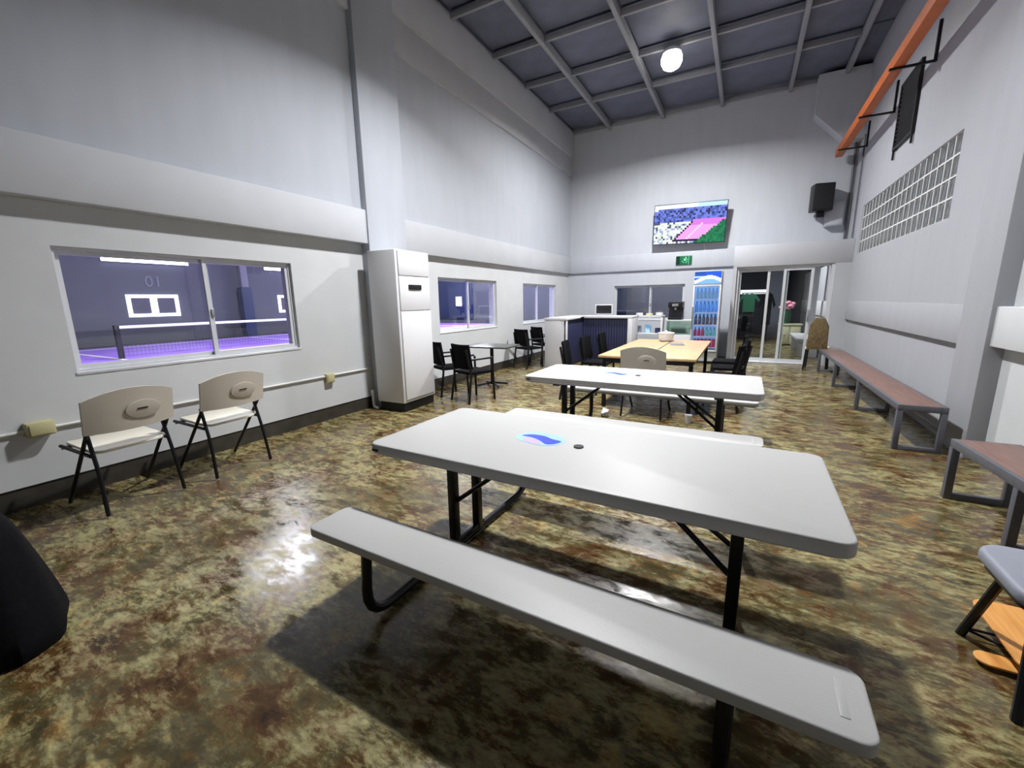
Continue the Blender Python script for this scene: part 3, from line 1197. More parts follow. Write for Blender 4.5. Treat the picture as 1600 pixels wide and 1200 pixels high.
# ------------------------------------------------------------------ stool at the lower right
t = thing('padded_stool', 'stool with grey padded seat, black splayed legs and orange plywood below', 'stool', (1.15, 2.13, 0))
bm = NB()
prism(bm, rrect(0.46, 0.42, 0.09, 8), 0.405, 0.462, bevel=0.02)
obj('seat', bm, M['greypad'], t)
bm = NB()
prism(bm, rrect(0.42, 0.38, 0.08, 6), 0.385, 0.406)
obj('seat_base', bm, M['steel'], t)
for sx in (-1, 1):
    for sy in (-1, 1):
        bm = NB()
        tube(bm, [(sx * 0.15, sy * 0.10, 0.40), (sx * 0.195, sy * 0.225, 0.0)], 0.017, 10)
        obj('leg', bm, M['steel'], t)
for sy in (-1, 1):
    bm = NB()
    tube(bm, [(-0.20, sy * 0.217, 0.04), (0.20, sy * 0.217, 0.04)], 0.006, 8)
    obj('stretcher', bm, M['steel'], t)
bm = NB()
tube(bm, [(-0.205, 0.217, 0.04), (0.05, 0.06, 0.04), (0.205, -0.217, 0.04)], 0.006, 8)
obj('brace_wire', bm, M['steel'], t)
bm = NB()
prism(bm, [(x + 0.10, y + 0.16) for x, y in rrect(0.46, 0.46, 0.06)], 0.088, 0.1, bevel=0.004)
obj('shelf', bm, M['ply'], t)
bm = NB()
prism(bm, [(x + 0.09, y + 0.06) for x, y in rrect(0.60, 0.085, 0.04)], 0.016, 0.026, bevel=0.003)
obj('lower_board', bm, M['ply'], t)

# ------------------------------------------------------------------ black cloth bag at left edge
t = thing('black_bag', 'bulky black cloth bag slumped on the floor at the left edge', 'bag', (-2.98, 0.28, 0))
bm = NB()
nr, nz = 40, 16
rings = []
for j in range(nz + 1):
    v = j / nz
    z = 0.66 * v
    prof = 1.02 - 0.52 * v ** 1.15
    if v > 0.72:
        q = (v - 0.72) / 0.28
        prof *= math.sqrt(max(0.0, 1 - q * q)) * 0.98 + 0.02
    if v < 0.08:
        prof *= 0.93 + 0.07 * v / 0.08
    ring = []
    for k in range(nr):
        a = 2 * PI * k / nr
        fold = 1 + 0.035 * math.sin(5 * a + 2 * v) * (1 - v) + 0.02 * math.sin(11 * a - 3 * v)
        ca, sa = math.cos(a), math.sin(a)
        e = (abs(ca) ** 3 + abs(sa) ** 3) ** (-1 / 3)
        ring.append(bm.verts.new((0.42 * prof * fold * ca * e - 0.05 * v, 0.27 * prof * fold * sa * e, z)))
    rings.append(ring)
for a, b in zip(rings, rings[1:]):
    for k in range(nr):
        bm.faces.new((a[k], a[(k + 1) % nr], b[(k + 1) % nr], b[k]))
bm.faces.new(rings[0][::-1])
bm.faces.new(rings[-1])
obj('bag_body', bm, M['blackfab'], t)
bm = NB()
tube(bm, [(-0.2, -0.13, 0.635), (-0.05, -0.15, 0.60), (0.12, -0.13, 0.575), (0.19, -0.05, 0.565)], 0.004, 6)
obj('piping', bm, M['seam'], t)
bm = NB()
tube(bm, [(-0.25, 0.0, 0.62), (-0.2, 0.02, 0.74), (0.02, 0.02, 0.74), (0.08, 0.0, 0.60)], 0.014, 8, 0.08)
obj('handle', bm, M['blackfab'], t)

# ------------------------------------------------------------------ floor-standing air conditioner
t = thing('air_conditioner', 'tall white floor-standing air conditioner against the wall pillar', 'air conditioner', (-4.235, 4.50, 0), R(2))
bm = NB()
bb(bm, (-0.225, -0.34, 0.125), (0.25, 0.36, 2.165), 0.015)
body = obj('casing', bm, M['ac'], t)
bm = NB()
bb(bm, (-0.2, -0.32, 0.0), (0.23, 0.34, 0.125), 0.006)
obj('base_stand', bm, M['black'], t)
bm = NB()
bb(bm, (0.25, -0.30, 1.84), (0.268, 0.33, 2.15), 0.006)
obj('air_outlet_panel', bm, M['ac'], t)
bm = NB()
bb(bm, (0.25, -0.30, 1.38), (0.268, 0.33, 1.825), 0.006)
fp = obj('front_panel', bm, M['ac'], t)
bm = NB()
bb(bm, (0.25, -0.30, 0.17), (0.268, 0.33, 1.37), 0.006)
obj('intake_panel', bm, M['ac'], t)
bm = NB()
bb(bm, (0.268, -0.13, 1.655), (0.276, 0.13, 1.72), 0.012)
d = obj('display', bm, M['black'], t)
d['label'] = 'dark oval display'
t = thing('drain_pipe', 'short white drain pipe standing beside the air conditioner base', 'pipe', (-4.56, 4.17, 0))
bm = NB()
tube(bm, [(0, 0, 0.25), (0, 0, 0.03), (0.09, -0.01, 0.02)], 0.02, 8, 0.04)
obj('pipe', bm, M['conduit'], t)
bm = NB()
cyl(bm, (0, 0, 0.22), (0, 0, 0.27), 0.026)
obj('collar', bm, M['conduit'], t)

# conduit and boxes along the left wall
bm = NB()
tube(bm, [(XL + 0.014, -2.8, 0.60), (XL + 0.014, 4.24, 0.575)], 0.013, 8)
tag(obj('wall_conduit', bm, M['conduit']), 'thin white conduit running along the left wall below the window', 'conduit')
for (y, z, w, h, d, lab) in ((0.95, 0.60, 0.15, 0.105, 0.09, 'large cream socket box on the conduit left of the folding chairs'),
                             (3.52, 0.55, 0.12, 0.12, 0.045, 'small cream socket box on the conduit near the air conditioner')):
    t = thing('socket_box', lab, 'socket box', (XL + 0.027, y, z))
    bm = NB()
    bb(bm, (-0.027, -w / 2, -h / 2), (d - 0.02, w / 2, h / 2), 0.008)
    obj('box_body', bm, M['beigebox'], t)
    bm = NB()
    bb(bm, (d - 0.02, -w / 2 + 0.012, -h / 2 + 0.012), (d - 0.012, w / 2 - 0.012, h / 2 - 0.012), 0.003)
    obj('box_cover', bm, M['beigebox'], t)

# ------------------------------------------------------------------ black chairs and tables at the back


def black_chair(label, loc, rz, group, arms=True):
    """local: faces +Y"""
    t = thing('black_chair', label, 'chair', loc, rz, group)
    bm = NB()
    prism(bm, rrect(0.44, 0.43, 0.06), 0.425, 0.465, bevel=0.012)
    obj('seat', bm, M['blackfab'], t)
    bm = NB()
    n = 8
    lo, hi = [], []
    for i in range(n + 1):
        u = -1 + 2 * i / n
        lo.append((u * 0.21, 0.03 * u * u))
    poly = lo + [(x, y + 0.03) for x, y in lo[::-1]]
    mtx = Matrix.Translation((0, -0.225, 0.50)) @ Matrix.Rotation(R(9), 4, 'X')
    prism(bm, poly, 0.0, 0.37, bevel=0.006, mtx=mtx)
    obj('backrest', bm, M['blackfab'], t)
    for s in (-1, 1):
        bm = NB()
        tube(bm, [(s * 0.215, 0.2, 0.44 if not arms else 0.64), (s * 0.225, 0.22, 0.0)], 0.018, 8)
        obj('leg', bm, M['steel'], t)
        bm = NB()
        tube(bm, [(s * 0.19, -0.27, 0.80), (s * 0.205, -0.2, 0.45), (s * 0.22, -0.27, 0.0)], 0.018, 8, 0.08)
        obj('leg', bm, M['steel'], t)
        if arms:
            bm = NB()
            bx(bm, (s * 0.225, -0.01, 0.652), (0.045, 0.40, 0.026), bevel=0.008)
            obj('armrest', bm, M['black'], t)
    return t


G1 = 'black armchairs by the left wall'
BC = black_chair('black armchair half hidden behind the air conditioner', (-4.17, 5.46, 0), R(-26), G1)
dup(BC, (-3.56, 5.26, 0), R(-18), 'black armchair at the near side of the small dark table by the left wall', G1)
dup(BC, (-4.2, 9.3, 0), R(-28), 'black armchair farthest along the left wall, partly hidden by the counter end', G1)
dup(BC, (-4.2, 8.45, 0), R(-20), 'black armchair by the left wall between the small dark table and the counter', G1)
G2 = 'black chairs around the wooden table'
SCH = black_chair('black chair at the near left corner of the wooden table', (-2.13, 6.05, 0), R(-80), G2, False)
dup(SCH, (-2.10, 6.85, 0), R(-92), 'black chair at the middle of the wooden table left side', G2)
dup(SCH, (-2.08, 7.75, 0), R(-88), 'black chair at the far left corner of the wooden table beside the counter end', G2)
dup(SCH, (-0.22, 6.25, 0), R(84), 'black chair at the near right corner of the wooden table', G2)
dup(SCH, (-0.15, 7.05, 0), R(95), 'black chair at the middle of the right side of the wooden table', G2)
dup(SCH, (-0.18, 7.75, 0), R(88), 'black chair at the far right corner of the wooden table before the drinks fridge', G2)

t = thing('side_table', 'small dark-topped table under the second left window', 'table', (-3.86, 6.30, 0), R(4))
bm = NB()
prism(bm, rrect(0.86, 0.62, 0.05), 0.70, 0.725, bevel=0.004)
obj('tabletop', bm, M['darktop'], t)
bm = NB()
cyl(bm, (0, 0, 0.03), (0, 0, 0.70), 0.032)
obj('pedestal', bm, M['steel'], t)
for k in range(4):
    bm = NB()
    a = PI / 4 + k * PI / 2
    tube(bm, [(0, 0, 0.06), (0.3 * math.cos(a), 0.26 * math.sin(a), 0.02)], 0.018, 8)
    obj('foot', bm, M['steel'], t)

# wooden meeting table
t = thing('wooden_table', 'large light oak table with a joint down its middle', 'table', (-1.08, 6.86, 0))
for (a, b) in ((-0.625, -0.012), (0.012, 0.615)):
    bm = NB()
    bb(bm, (a, -1.30, 0.705), (b, 1.28, 0.74), 0.006)
    obj('tabletop', bm, M['oak'], t)
bm = NB()
bb(bm, (-0.012, -1.29, 0.705), (0.012, 1.27, 0.732))
obj('joint_strip', bm, M['greysteel'], t)
bm = NB()
for a, b in ((-0.58, -0.54), (0.53, 0.57)):
    bb(bm, (a, -1.22, 0.64), (b, 1.2, 0.705))
for y in (-1.22, 1.16):
    bb(bm, (-0.54, y, 0.64), (0.53, y + 0.04, 0.705))
obj('under_frame', bm, M['steel'], t)
for x in (-0.56, 0.55):
    for y in (-1.2, 1.18):
        bm = NB()
        bb(bm, (x - 0.025, y - 0.025, 0), (x + 0.025, y + 0.025, 0.64), 0.003)
        obj('leg', bm, M['steel'], t)
t = thing('white_bucket', 'small round white tub on the far end of the wooden table', 'tub', (-1.18, 7.85, 0.74))
bm = NB()
lathe(bm, [(0.09, 0), (0.115, 0.02), (0.135, 0.13), (0.14, 0.135), (0.14, 0.15), (0.06, 0.165), (0.0001, 0.165)], n=24)
obj('tub_body', bm, M['white'], t)
bm = NB()
sph(bm, (0, 0, 0.172), 0.022, 10, 6)
obj('lid_knob', bm, M['white'], t)
bm = NB()
bx(bm, (-0.93, 7.35, 0.7455), (0.21, 0.32, 0.009), Matrix.Rotation(R(12), 3, 'Z'), 0.002)  # thin flat grey piece lying on the tabletop
tag(obj('document_folder', bm, M['greyplain']), 'flat grey folder lying near the middle joint of the wooden table', 'folder')

# ------------------------------------------------------------------ reception counter
t = thing('reception_counter', 'white L-shaped reception counter clad with navy slats', 'counter', (-3.4, 8.67, 0))
# local origin = near inner corner; wing A runs +Y, wing B runs +X at the far end
bm = NB()
bb(bm, (-0.50, 0, 0), (0.0, 0.05, 1.05), 0.004)
obj('end_panel', bm, M['white'], t)
bm = NB()
bb(bm, (-0.52, -0.02, 1.05), (0.03, 1.75, 1.10), 0.006)
bb(bm, (0.03, 1.10, 1.05), (1.18, 1.75, 1.10), 0.006)
obj('counter_top', bm, M['white'], t)
bm = NB()
bb(bm, (-0.48, 0.05, 0), (-0.03, 1.72, 1.05))
bb(bm, (-0.03, 1.16, 0), (1.10, 1.72, 1.05))
obj('carcass', bm, M['navy'], t)
bm = NB()
bb(bm, (-0.04, 0.0, 0), (0.02, 0.07, 1.05), 0.004)
obj('corner_post', bm, M['white'], t)
bm = NB()
bb(bm, (1.08, 1.10, 0), (1.18, 1.72, 1.05), 0.004)
obj('corner_post', bm, M['white'], t)
bm = NB()
bx(bm, (0, 0, 0), (0.02, 0.055, 1.0), bevel=0.005)
sl0 = obj('slat', bm, M['navy'], t)
sl0.location = (-0.02, 0.11, 0.54)
for k in range(1, 17):
    shared(sl0, 'slat', t, (-0.02, 0.11 + 0.0635 * k, 0.54))
for k in range(17):
    shared(sl0, 'slat', t, (0.03 + 0.0635 * k, 1.15, 0.54), (0, 0, PI / 2))
t = thing('monitor', 'small black monitor with white bezel standing on the counter', 'monitor', (-3.0, 10.16, 1.10), R(-4))
bm = NB()
bb(bm, (-0.22, -0.015, 0.03), (0.22, 0.015, 0.27), 0.006)
obj('bezel', bm, M['white'], t)
bm = NB()
bb(bm, (-0.185, -0.021, 0.05), (0.20, -0.015, 0.245), 0.002)
obj('screen', bm, M['black'], t)
bm = NB()
bb(bm, (-0.07, -0.05, 0), (0.07, 0.06, 0.012), 0.003)
bb(bm, (-0.015, -0.008, 0.012), (0.015, 0.012, 0.05))
obj('stand', bm, M['white'], t)

# storage rack with tubs between counter and window
t = thing('storage_rack', 'white open rack with two shelves beside the counter', 'rack', (-2.06, 10.9, 0))
for x in (-0.33, 0.33):
    for y in (-0.17, 0.17):
        bm = NB()
        bb(bm, (x - 0.02, y - 0.02, 0), (x + 0.02, y + 0.02, 1.08), 0.003)
        obj('post', bm, M['white'], t)
for z in (0.25, 0.62, 1.04):
    bm = NB()
    bb(bm, (-0.35, -0.19, z), (0.35, 0.19, z + 0.03), 0.003)
    obj('shelf', bm, M['white'], t)
TUBS = [(-0.25, 0.65, 0.075, 0.17, 'chrome', 'steel tub'), (-0.02, 0.65, 0.08, 0.2, 'palebottle', 'pale blue tub'), (0.22, 0.65, 0.07, 0.12, 'darkbottle', 'dark tub'),
        (-0.24, 1.07, 0.09, 0.07, 'white', 'white bowl'), (0.0, 1.07, 0.08, 0.06, 'cream', 'cream bowl'), (0.24, 1.07, 0.09, 0.08, 'white', 'deep white bowl')]
for x, z, r, h, mm, nm in TUBS:
    tt = thing('container', nm + (' on the top shelf of the white rack by the counter' if z > 1 else ' on the middle shelf of the white rack by the counter'), 'container', (-2.06 + x, 10.9, z + 0.001))
    bm = NB()
    lathe(bm, [(r * 0.8, 0), (r, 0.01), (r, h), (r * 0.9, h), (r * 0.88, h * 0.7)], n=14)
    obj('container_body', bm, M[mm], tt)
t = thing('display_case', 'low green-tinted glass display case right of the white rack', 'display case', (-1.38, 11.35, 0))
bm = NB()
bb(bm, (-0.30, -0.24, 0), (0.34, 0.24, 0.60), 0.006)
obj('plinth', bm, M['white'], t)
bm = NB()
bb(bm, (-0.29, -0.235, 0.60), (0.33, -0.23, 0.93))
bb(bm, (-0.29, -0.23, 0.60), (-0.285, 0.235, 0.93))
bb(bm, (0.325, -0.23, 0.60), (0.33, 0.235, 0.93))
obj('glass_case', bm, M['greenbox'], t)
bm = NB()
bb(bm, (-0.30, -0.24, 0.93), (0.34, 0.24, 0.96), 0.004)
obj('case_top', bm, M['frame'], t)
t = thing('coffee_machine', 'dark grey coffee machine on the glass display case', 'coffee machine', (-1.50, 11.35, 0.96))
bm = NB()
bb(bm, (-0.17, -0.02, 0), (0.17, 0.2, 0.44), 0.012)
obj('body', bm, M['coffee'], t)
bm = NB()
bb(bm, (-0.17, -0.18, 0.30), (0.17, -0.02, 0.44), 0.012)
obj('brew_head', bm, M['black'], t)
bm = NB()
bb(bm, (-0.16, -0.18, 0), (0.16, -0.02, 0.05), 0.006)
obj('drip_tray', bm, M['black'], t)
bm = NB()
bb(bm, (-0.07, -0.19, 0.33), (0.07, -0.18, 0.39), 0.003)
obj('control_panel', bm, M['chrome'], t)
bm = NB()
cyl(bm, (0, -0.1, 0.24), (0, -0.1, 0.30), 0.03)
obj('spout', bm, M['chrome'], t)

# ------------------------------------------------------------------ drinks fridge
t = thing('drinks_fridge', 'tall glass-door drinks fridge with lit blue header', 'fridge', (-0.76, 10.5, 0))
bm = NB()
W2, D2, H2 = 0.285, 0.62, 2.06
bb(bm, (-W2, 0.0, 0.06), (-W2 + 0.03, D2, H2), 0.006)
bb(bm, (W2 - 0.03, 0.0, 0.06), (W2, D2, H2), 0.006)
bb(bm, (-W2 + 0.03, D2 - 0.04, 0.06), (W2 - 0.03, D2, H2))
bb(bm, (-W2 + 0.03, 0.0, H2 - 0.03), (W2 - 0.03, D2 - 0.04, H2))
bb(bm, (-W2 + 0.03, 0.0, 0.06), (W2 - 0.03, D2 - 0.04, 0.3))
obj('cabinet', bm, M['fridge_side'], t)
bm = NB()
bb(bm, (-W2 + 0.03, D2 - 0.05, 0.3), (W2 - 0.03, D2 - 0.04, 1.76))
bb(bm, (-W2 + 0.03, 0.05, 0.3), (-W2 + 0.036, D2 - 0.05, 1.76))
bb(bm, (W2 - 0.036, 0.05, 0.3), (W2 - 0.03, D2 - 0.05, 1.76))
bb(bm, (-W2 + 0.03, 0.05, 1.76), (W2 - 0.03, D2 - 0.05, 1.775))
obj('liner', bm, M['interior'], t)
for x in (-0.22, 0.22):
    for y in (0.06, 0.54):
        bm = NB()
        cyl(bm, (x, y, 0), (x, y, 0.065), 0.022)
        obj('foot', bm, M['black'], t)
SHZ = [0.36, 0.62, 0.88, 1.16, 1.46]
for z in SHZ:
    bm = NB()
    bb(bm, (-W2 + 0.04, 0.06, z - 0.012), (W2 - 0.04, 0.5, z), 0.002)
    obj('shelf', bm, M['white'], t)
bm = NB()
bb(bm, (-W2, -0.045, 0.28), (-W2 + 0.035, -0.005, 1.77), 0.004)
bb(bm, (W2 - 0.035, -0.045, 0.28), (W2, -0.005, 1.77), 0.004)
bb(bm, (-W2 + 0.035, -0.045, 0.28), (W2 - 0.035, -0.005, 0.32), 0.004)
bb(bm, (-W2 + 0.035, -0.045, 1.73), (W2 - 0.035, -0.005, 1.77), 0.004)
d = obj('door', bm, M['frame'], t)
bm = NB()
bb(bm, (-W2 + 0.035, -0.03, 0.32), (W2 - 0.035, -0.024, 1.73))
obj('pane', bm, M['glass'], d)
bm = NB()
bb(bm, (-W2 + 0.005, -0.075, 0.8), (-W2 + 0.025, -0.045, 1.3), 0.006)
obj('handle', bm, M['chrome'], d)


def picture(name, w, h, nx, nz, fn, m, parent, y):
    """flat printed or lit picture facing -Y, one colour per cell"""
    me = bpy.data.meshes.new(name)
    vs, fs, cs = [], [], []
    for j in range(nz + 1):
        for i in range(nx + 1):
            vs.append((-w / 2 + w * i / nx, y, h * j / nz))
    for j in range(nz):
        for i in range(nx):
            a = j * (nx + 1) + i
            fs.append((a, a + 1, a + nx + 2, a + nx + 1))
            cs.append(fn((i + 0.5) / nx, (j + 0.5) / nz))
    me.from_pydata(vs, [], fs)
    ca = me.color_attributes.new('Col', 'FLOAT_COLOR', 'CORNER')
    for p in me.polygons:
        for li in p.loop_indices:
            ca.data[li].color = (*lin(cs[p.index]), 1)
    me.materials.append(m)
    o = bpy.data.objects.new(name, me)
    COL.objects.link(o)
    o.parent = parent
    return o


def header_fn(u, v):
    wave = 0.30 + 0.22 * math.sin((u - 0.2) * 4.2)
    if v < wave - 0.12:
        return (120, 170, 240)
    if v < wave + 0.16:
        return (235, 242, 255)
    if v > 0.72 and 0.05 < u < 0.4:
        return (40, 76, 150)
    if u < 0.4 and 0.5 < v < 0.62:
        return (190, 215, 255)
    return (36, 84, 205)


bm = NB()
bb(bm, (-W2, -0.05, 1.775), (W2, 0.0, 2.07), 0.008)
hd = obj('header_box', bm, M['fridge_side'], t)
h = picture('header_sign', 2 * W2 - 0.03, 0.265, 28, 16, header_fn, M['header'], hd, -0.0515)
h.location = (0, 0, 1.79)

ROWS = [(0.36, 'pinkcan', 'pink-red can', 'cans on the fridge bottom shelf', 0.2, 0.036, 6),
        (0.62, 'pinkcan', 'pink-red bottle', 'pink bottles on the second fridge shelf from below', 0.2, 0.034, 3),
        (0.88, 'darkbottle', 'dark bottle', 'dark bottles on the middle fridge shelf', 0.24, 0.034, 6),
        (1.16, 'bluebottle', 'blue bottle', 'blue bottles on the second fridge shelf from above', 0.25, 0.034, 6),
        (1.46, 'palebottle', 'pale blue bottle', 'pale bottles on the top fridge shelf', 0.24, 0.034, 6)]


def drink(bm, c, r, h, can):
    if can:
        lathe(bm, [(r * 0.8, 0), (r, 0.012), (r, h - 0.02), (r * 0.8, h)], c, 12)
    else:
        lathe(bm, [(r * 0.85, 0), (r, 0.012), (r, h * 0.6), (r * 0.42, h * 0.85), (r * 0.42, h), (r * 0.3, h)], c, 12)


ORD = ['leftmost', 'second', 'third', 'fourth', 'fifth', 'sixth']
SHN = {0.36: 'bottom', 0.62: 'second-lowest', 0.88: 'middle', 1.16: 'second-highest', 1.46: 'top'}
for z, mm, nm, grp, hh, rr, cnt in ROWS:
    for k in range(cnt):
        bm = NB()
        drink(bm, (-0.76 - 0.2 + k * 0.08, 10.5 + 0.12, z), rr, hh, 'can' in nm)
        o = obj('drink_can' if 'can' in nm else 'drink_bottle', bm, M[mm])
        tag(o, '%s %s%s on the %s shelf of the drinks fridge' % (ORD[k], nm, '' if k == 0 else ' from the left', SHN[z]), 'can' if 'can' in nm else 'bottle', grp)
for k in range(3):
    bm = NB()
    drink(bm, (-0.76 + 0.04 + k * 0.08, 10.62, 0.62), 0.034, 0.2, False)
    tag(obj('drink_bottle', bm, M['tealcan']), ('left', 'middle', 'right')[k] + ' one of three teal bottles on the second-lowest shelf of the drinks fridge', 'bottle', 'teal bottles in the fridge')

# ------------------------------------------------------------------ television
t = thing('television', 'wall-mounted television showing a pink sports court', 'television', (-1.385, 11.80, 2.83), rot=(R(7), R(1.6), 0))
TW_, TH_ = 1.68, 0.95
bm = NB()
bb(bm, (-TW_ / 2, -0.02, 0), (TW_ / 2, 0.025, TH_), 0.006)
obj('bezel', bm, M['black'], t)
bm = NB()
bb(bm, (-0.3, 0.025, 0.25), (0.3, 0.05, 0.7), 0.004)
bb(bm, (-0.12, 0.05, 0.3), (0.12, 0.15, 0.5), 0.004)
obj('wall_mount', bm, M['steel'], t)
rnd = random.Random(3)


def tv_fn(u, v):
    if v > 0.87 + 0.03 * math.sin(u * 3):
        return (236, 240, 255) if u < 0.62 else (190, 226, 255)
    # pink court: a slanting quadrilateral
    lx = 0.28 + (v - 0.06) * 0.52
    rx = 0.62 + (v - 0.06) * 0.72
    if 0.06 < v < 0.62 and lx < u < rx:
        if abs(u - lx) < 0.02 or abs(v - 0.09) < 0.02:
            return (40, 16, 52)
        if abs((u - lx) / (rx - lx) - 0.45) < 0.04 and v < 0.5:
            return (252, 214, 250)
        return (240, 160, 226) if v < 0.45 else (214, 120, 220)
    if u >= rx and v < 0.62:
        return (20, 96 + rnd.randint(-14, 40), 72)
    if v > 0.56:
        k = rnd.random()
        return (74, 92, 170) if k < 0.4 else (108, 124, 216) if k < 0.85 else (36, 42, 84)
    k = rnd.random()
    return (226, 232, 240) if k < 0.6 else (150, 168, 200) if k < 0.8 else (70, 80, 104) if k < 0.9 else (200, 214, 190)


s = picture('screen', TW_ - 0.03, TH_ - 0.03, 36, 20, tv_fn, M['screen'], t, -0.0215)
s.location = (0, 0, 0.015)
bm = NB()
tube(bm, [(-1.02, 11.90, 2.85), (-0.97, 11.93, 2.6), (-0.92, 11.955, 2.45), (-0.72, 11.955, 2.3), (-0.42, 11.96, 2.26)], 0.008, 6, 0.05)
tag(obj('television_cable', bm, M['conduit']), 'thin white cable dangling below the television', 'cable')

t = thing('exit_sign', 'small green exit sign under the television', 'sign', (-1.455, YF - 0.06, 2.33))
bm = NB()
bb(bm, (-0.19, -0.03, 0), (0.19, 0.0, 0.215), 0.004)
obj('sign_box', bm, M['exit'], t)
bm = NB()
bb(bm, (-0.185, -0.034, 0.006), (-0.10, -0.03, 0.209))
obj('dark_panel', bm, M['exitdark'], t)
bm = NB()
bb(bm, (-0.005, -0.034, 0.09), (0.055, -0.030, 0.15))          # running figure: torso, head, limbs
sph(bm, (0.045, -0.032, 0.172), (0.018, 0.003, 0.018), 10, 6)
bx(bm, (-0.02, -0.032, 0.065), (0.075, 0.004, 0.016), Matrix.Rotation(R(40), 3, 'Y'))
bx(bm, (0.06, -0.032, 0.06), (0.07, 0.004, 0.016), Matrix.Rotation(R(-50), 3, 'Y'))
bx(bm, (0.075, -0.032, 0.13), (0.06, 0.004, 0.014), Matrix.Rotation(R(25), 3, 'Y'))
obj('running_figure', bm, M['exitpale'], t)
bm = NB()
bb(bm, (0.112, -0.034, 0.0), (0.122, -0.03, 0.215))
obj('divider', bm, M['exitpale'], t)

# ------------------------------------------------------------------ speaker on the far wall
t = thing('wall_speaker', 'black loudspeaker bracketed high on the far wall near the right corner', 'speaker', (1.28, 11.72, 3.22), R(12))
bm = NB()
bb(bm, (-0.19, -0.15, 0.06), (0.19, 0.12, 0.62), 0.02)
obj('speaker_cabinet', bm, M['black'], t)
bm = NB()
bb(bm, (-0.17, -0.16, 0.09), (0.17, -0.15, 0.60), 0.004)
obj('speaker_grille', bm, M['grille'], t)
bm = NB()
bb(bm, (-0.07, -0.05, -0.06), (0.07, 0.05, 0.06), 0.008)
bb(bm, (-0.03, 0.05, -0.02), (0.03, 0.24, 0.04), 0.004)
obj('speaker_bracket', bm, M['steel'], t)
t = thing('amplifier_box', 'light grey junction box on the far wall below the loudspeaker', 'box', (1.55, YF - 0.09, 2.98))
bm = NB()
bb(bm, (-0.15, -0.07, 0), (0.17, 0.09, 0.5), 0.01)
obj('box_body', bm, M['wall'], t)
bm = NB()
bb(bm, (-0.13, -0.08, 0.02), (0.15, -0.07, 0.48), 0.003)
obj('box_cover', bm, M['trim'], t)
bm = NB()
tube(bm, [(1.80, YF - 0.03, 2.64), (1.80, YF - 0.03, 5.95)], 0.022, 8)
tag(obj('vertical_conduit', bm, M['greysteel']), 'grey vertical conduit in the far right corner of the hall', 'conduit')
bm = NB()
tube(bm, [(1.832, 11.3, 2.64), (1.832, 11.3, 4.6)], 0.014, 8)
tag(obj('corner_pipe', bm, M['greysteel']), 'thinner grey pipe on the right wall beside the corner conduit', 'pipe')

# ------------------------------------------------------------------ orange beam on wall brackets, black louvre
bm = NB()
bb(bm, (1.43, -1.5, 4.345), (1.56, 11.75, 4.50), 0.012)
tag(obj('orange_beam', bm, M['orange']), 'long orange steel beam carried on brackets along the right wall', 'beam')
bm = NB()
b_ = thing('beam_bracket', 'black angle bracket under the far end of the orange beam', 'bracket', (XR, 11.15, 4.32), group='black angle brackets under the orange beam')
bb(bm, (-0.46, -0.02, 0), (0.0, 0.02, 0.025), 0.003)
obj('bracket_arm', bm, M['steel'], b_)
bm = NB()
bb(bm, (-0.03, -0.02, 0.025), (0.0, 0.02, 0.46), 0.003)
obj('bracket_upright', bm, M['steel'], b_)
for y, lab in ((9.40, 'black angle bracket under the orange beam left of the black louvre'), (7.72, 'black angle bracket under the orange beam at the top of the black louvre'),
               (6.08, 'black angle bracket under the orange beam nearest the top right of the picture')):
    dup(b_, (XR, y, 4.32), 0, lab)

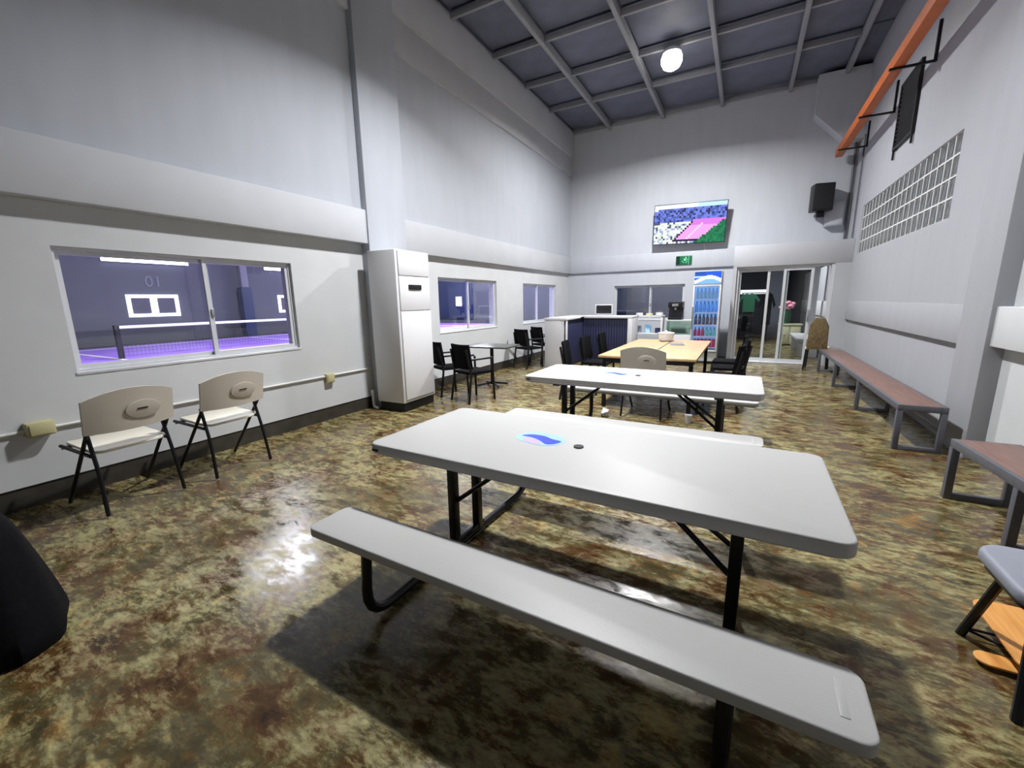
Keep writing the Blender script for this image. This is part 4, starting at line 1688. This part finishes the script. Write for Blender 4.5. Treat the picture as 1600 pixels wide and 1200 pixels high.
t = thing('louvre_grille', 'black louvred grille on the right wall under the orange beam', 'grille', (XR, 8.62, 3.66))
bm = NB()
for (a, b, c, d) in ((-0.44, -0.40, 0, 0.92), (0.40, 0.44, 0, 0.92), (-0.40, 0.40, 0.0, 0.04), (-0.40, 0.40, 0.88, 0.92)):
    bb(bm, (-0.04, a, c), (0.0, b, d), 0.003)
obj('grille_frame', bm, M['grille'], t)
bm = NB()
bb(bm, (-0.012, -0.40, 0.04), (-0.004, 0.40, 0.88))
obj('back_plate', bm, M['black'], t)
bm = NB()
bx(bm, (0, 0, 0), (0.034, 0.80, 0.006), Matrix.Rotation(R(35), 3, 'Y'))
s0 = obj('louvre_slat', bm, M['grille'], t)
s0.location = (-0.026, 0, 0.08)
for k in range(1, 14):
    shared(s0, 'louvre_slat', t, (-0.026, 0, 0.08 + k * 0.06))
for y in (-0.42, 0.42):
    bm = NB()
    bb(bm, (-0.035, y - 0.015, -0.13), (-0.01, y + 0.015, 0.0), 0.003)
    obj('leg', bm, M['grille'], t)

# ------------------------------------------------------------------ brown high-backed chair by the glass door
t = thing('brown_chair', 'chair with tall brown woven back beside the open glass door', 'chair', (1.38, 10.50, 0), R(-12))
bm = NB()
prism(bm, rrect(0.40, 0.40, 0.05), 0.42, 0.46, bevel=0.01)
obj('seat', bm, M['cream'], t)
bm = NB()
prism(bm, [(-0.17, 0.0), (0.17, 0.0), (0.165, 0.45), (0.09, 0.62), (-0.06, 0.63), (-0.15, 0.48)], -0.03, 0.03, axis='y', bevel=0.012,
      mtx=Matrix.Translation((0, -0.21, 0.44)) @ Matrix.Rotation(R(7), 4, 'X'))
obj('backrest', bm, M['brown'], t)
for sx in (-1, 1):
    for sy in (-1, 1):
        bm = NB()
        tube(bm, [(sx * 0.17, sy * 0.17, 0.43), (sx * 0.19, sy * 0.19, 0)], 0.017, 8)
        obj('leg', bm, M['steel'], t)

# small bits under and around the back tables
for (x, y, lab, m_) in ((-1.47, 5.15, 'crumpled white paper ball on the floor under the second picnic table', 'white'),):
    bm = NB()
    bmesh.ops.create_icosphere(bm, subdivisions=2, radius=0.055, matrix=Matrix.Translation((x, y, 0.05)))
    for v in bm.verts:
        v.co += Vector((random.uniform(-1, 1), random.uniform(-1, 1), random.uniform(-1, 1))) * 0.008
    zmin = min(v.co.z for v in bm.verts)
    for v in bm.verts:
        v.co.z -= zmin
    tag(obj('paper_ball', bm, M[m_]), lab, 'paper')
bm = NB()
lathe(bm, [(0.03, 0), (0.042, 0.1), (0.038, 0.1), (0.028, 0.015)], (-0.49, 5.30, 0), 14)
tag(obj('paper_cup', bm, M['white']), 'white paper cup standing on the floor under the second picnic table', 'cup')
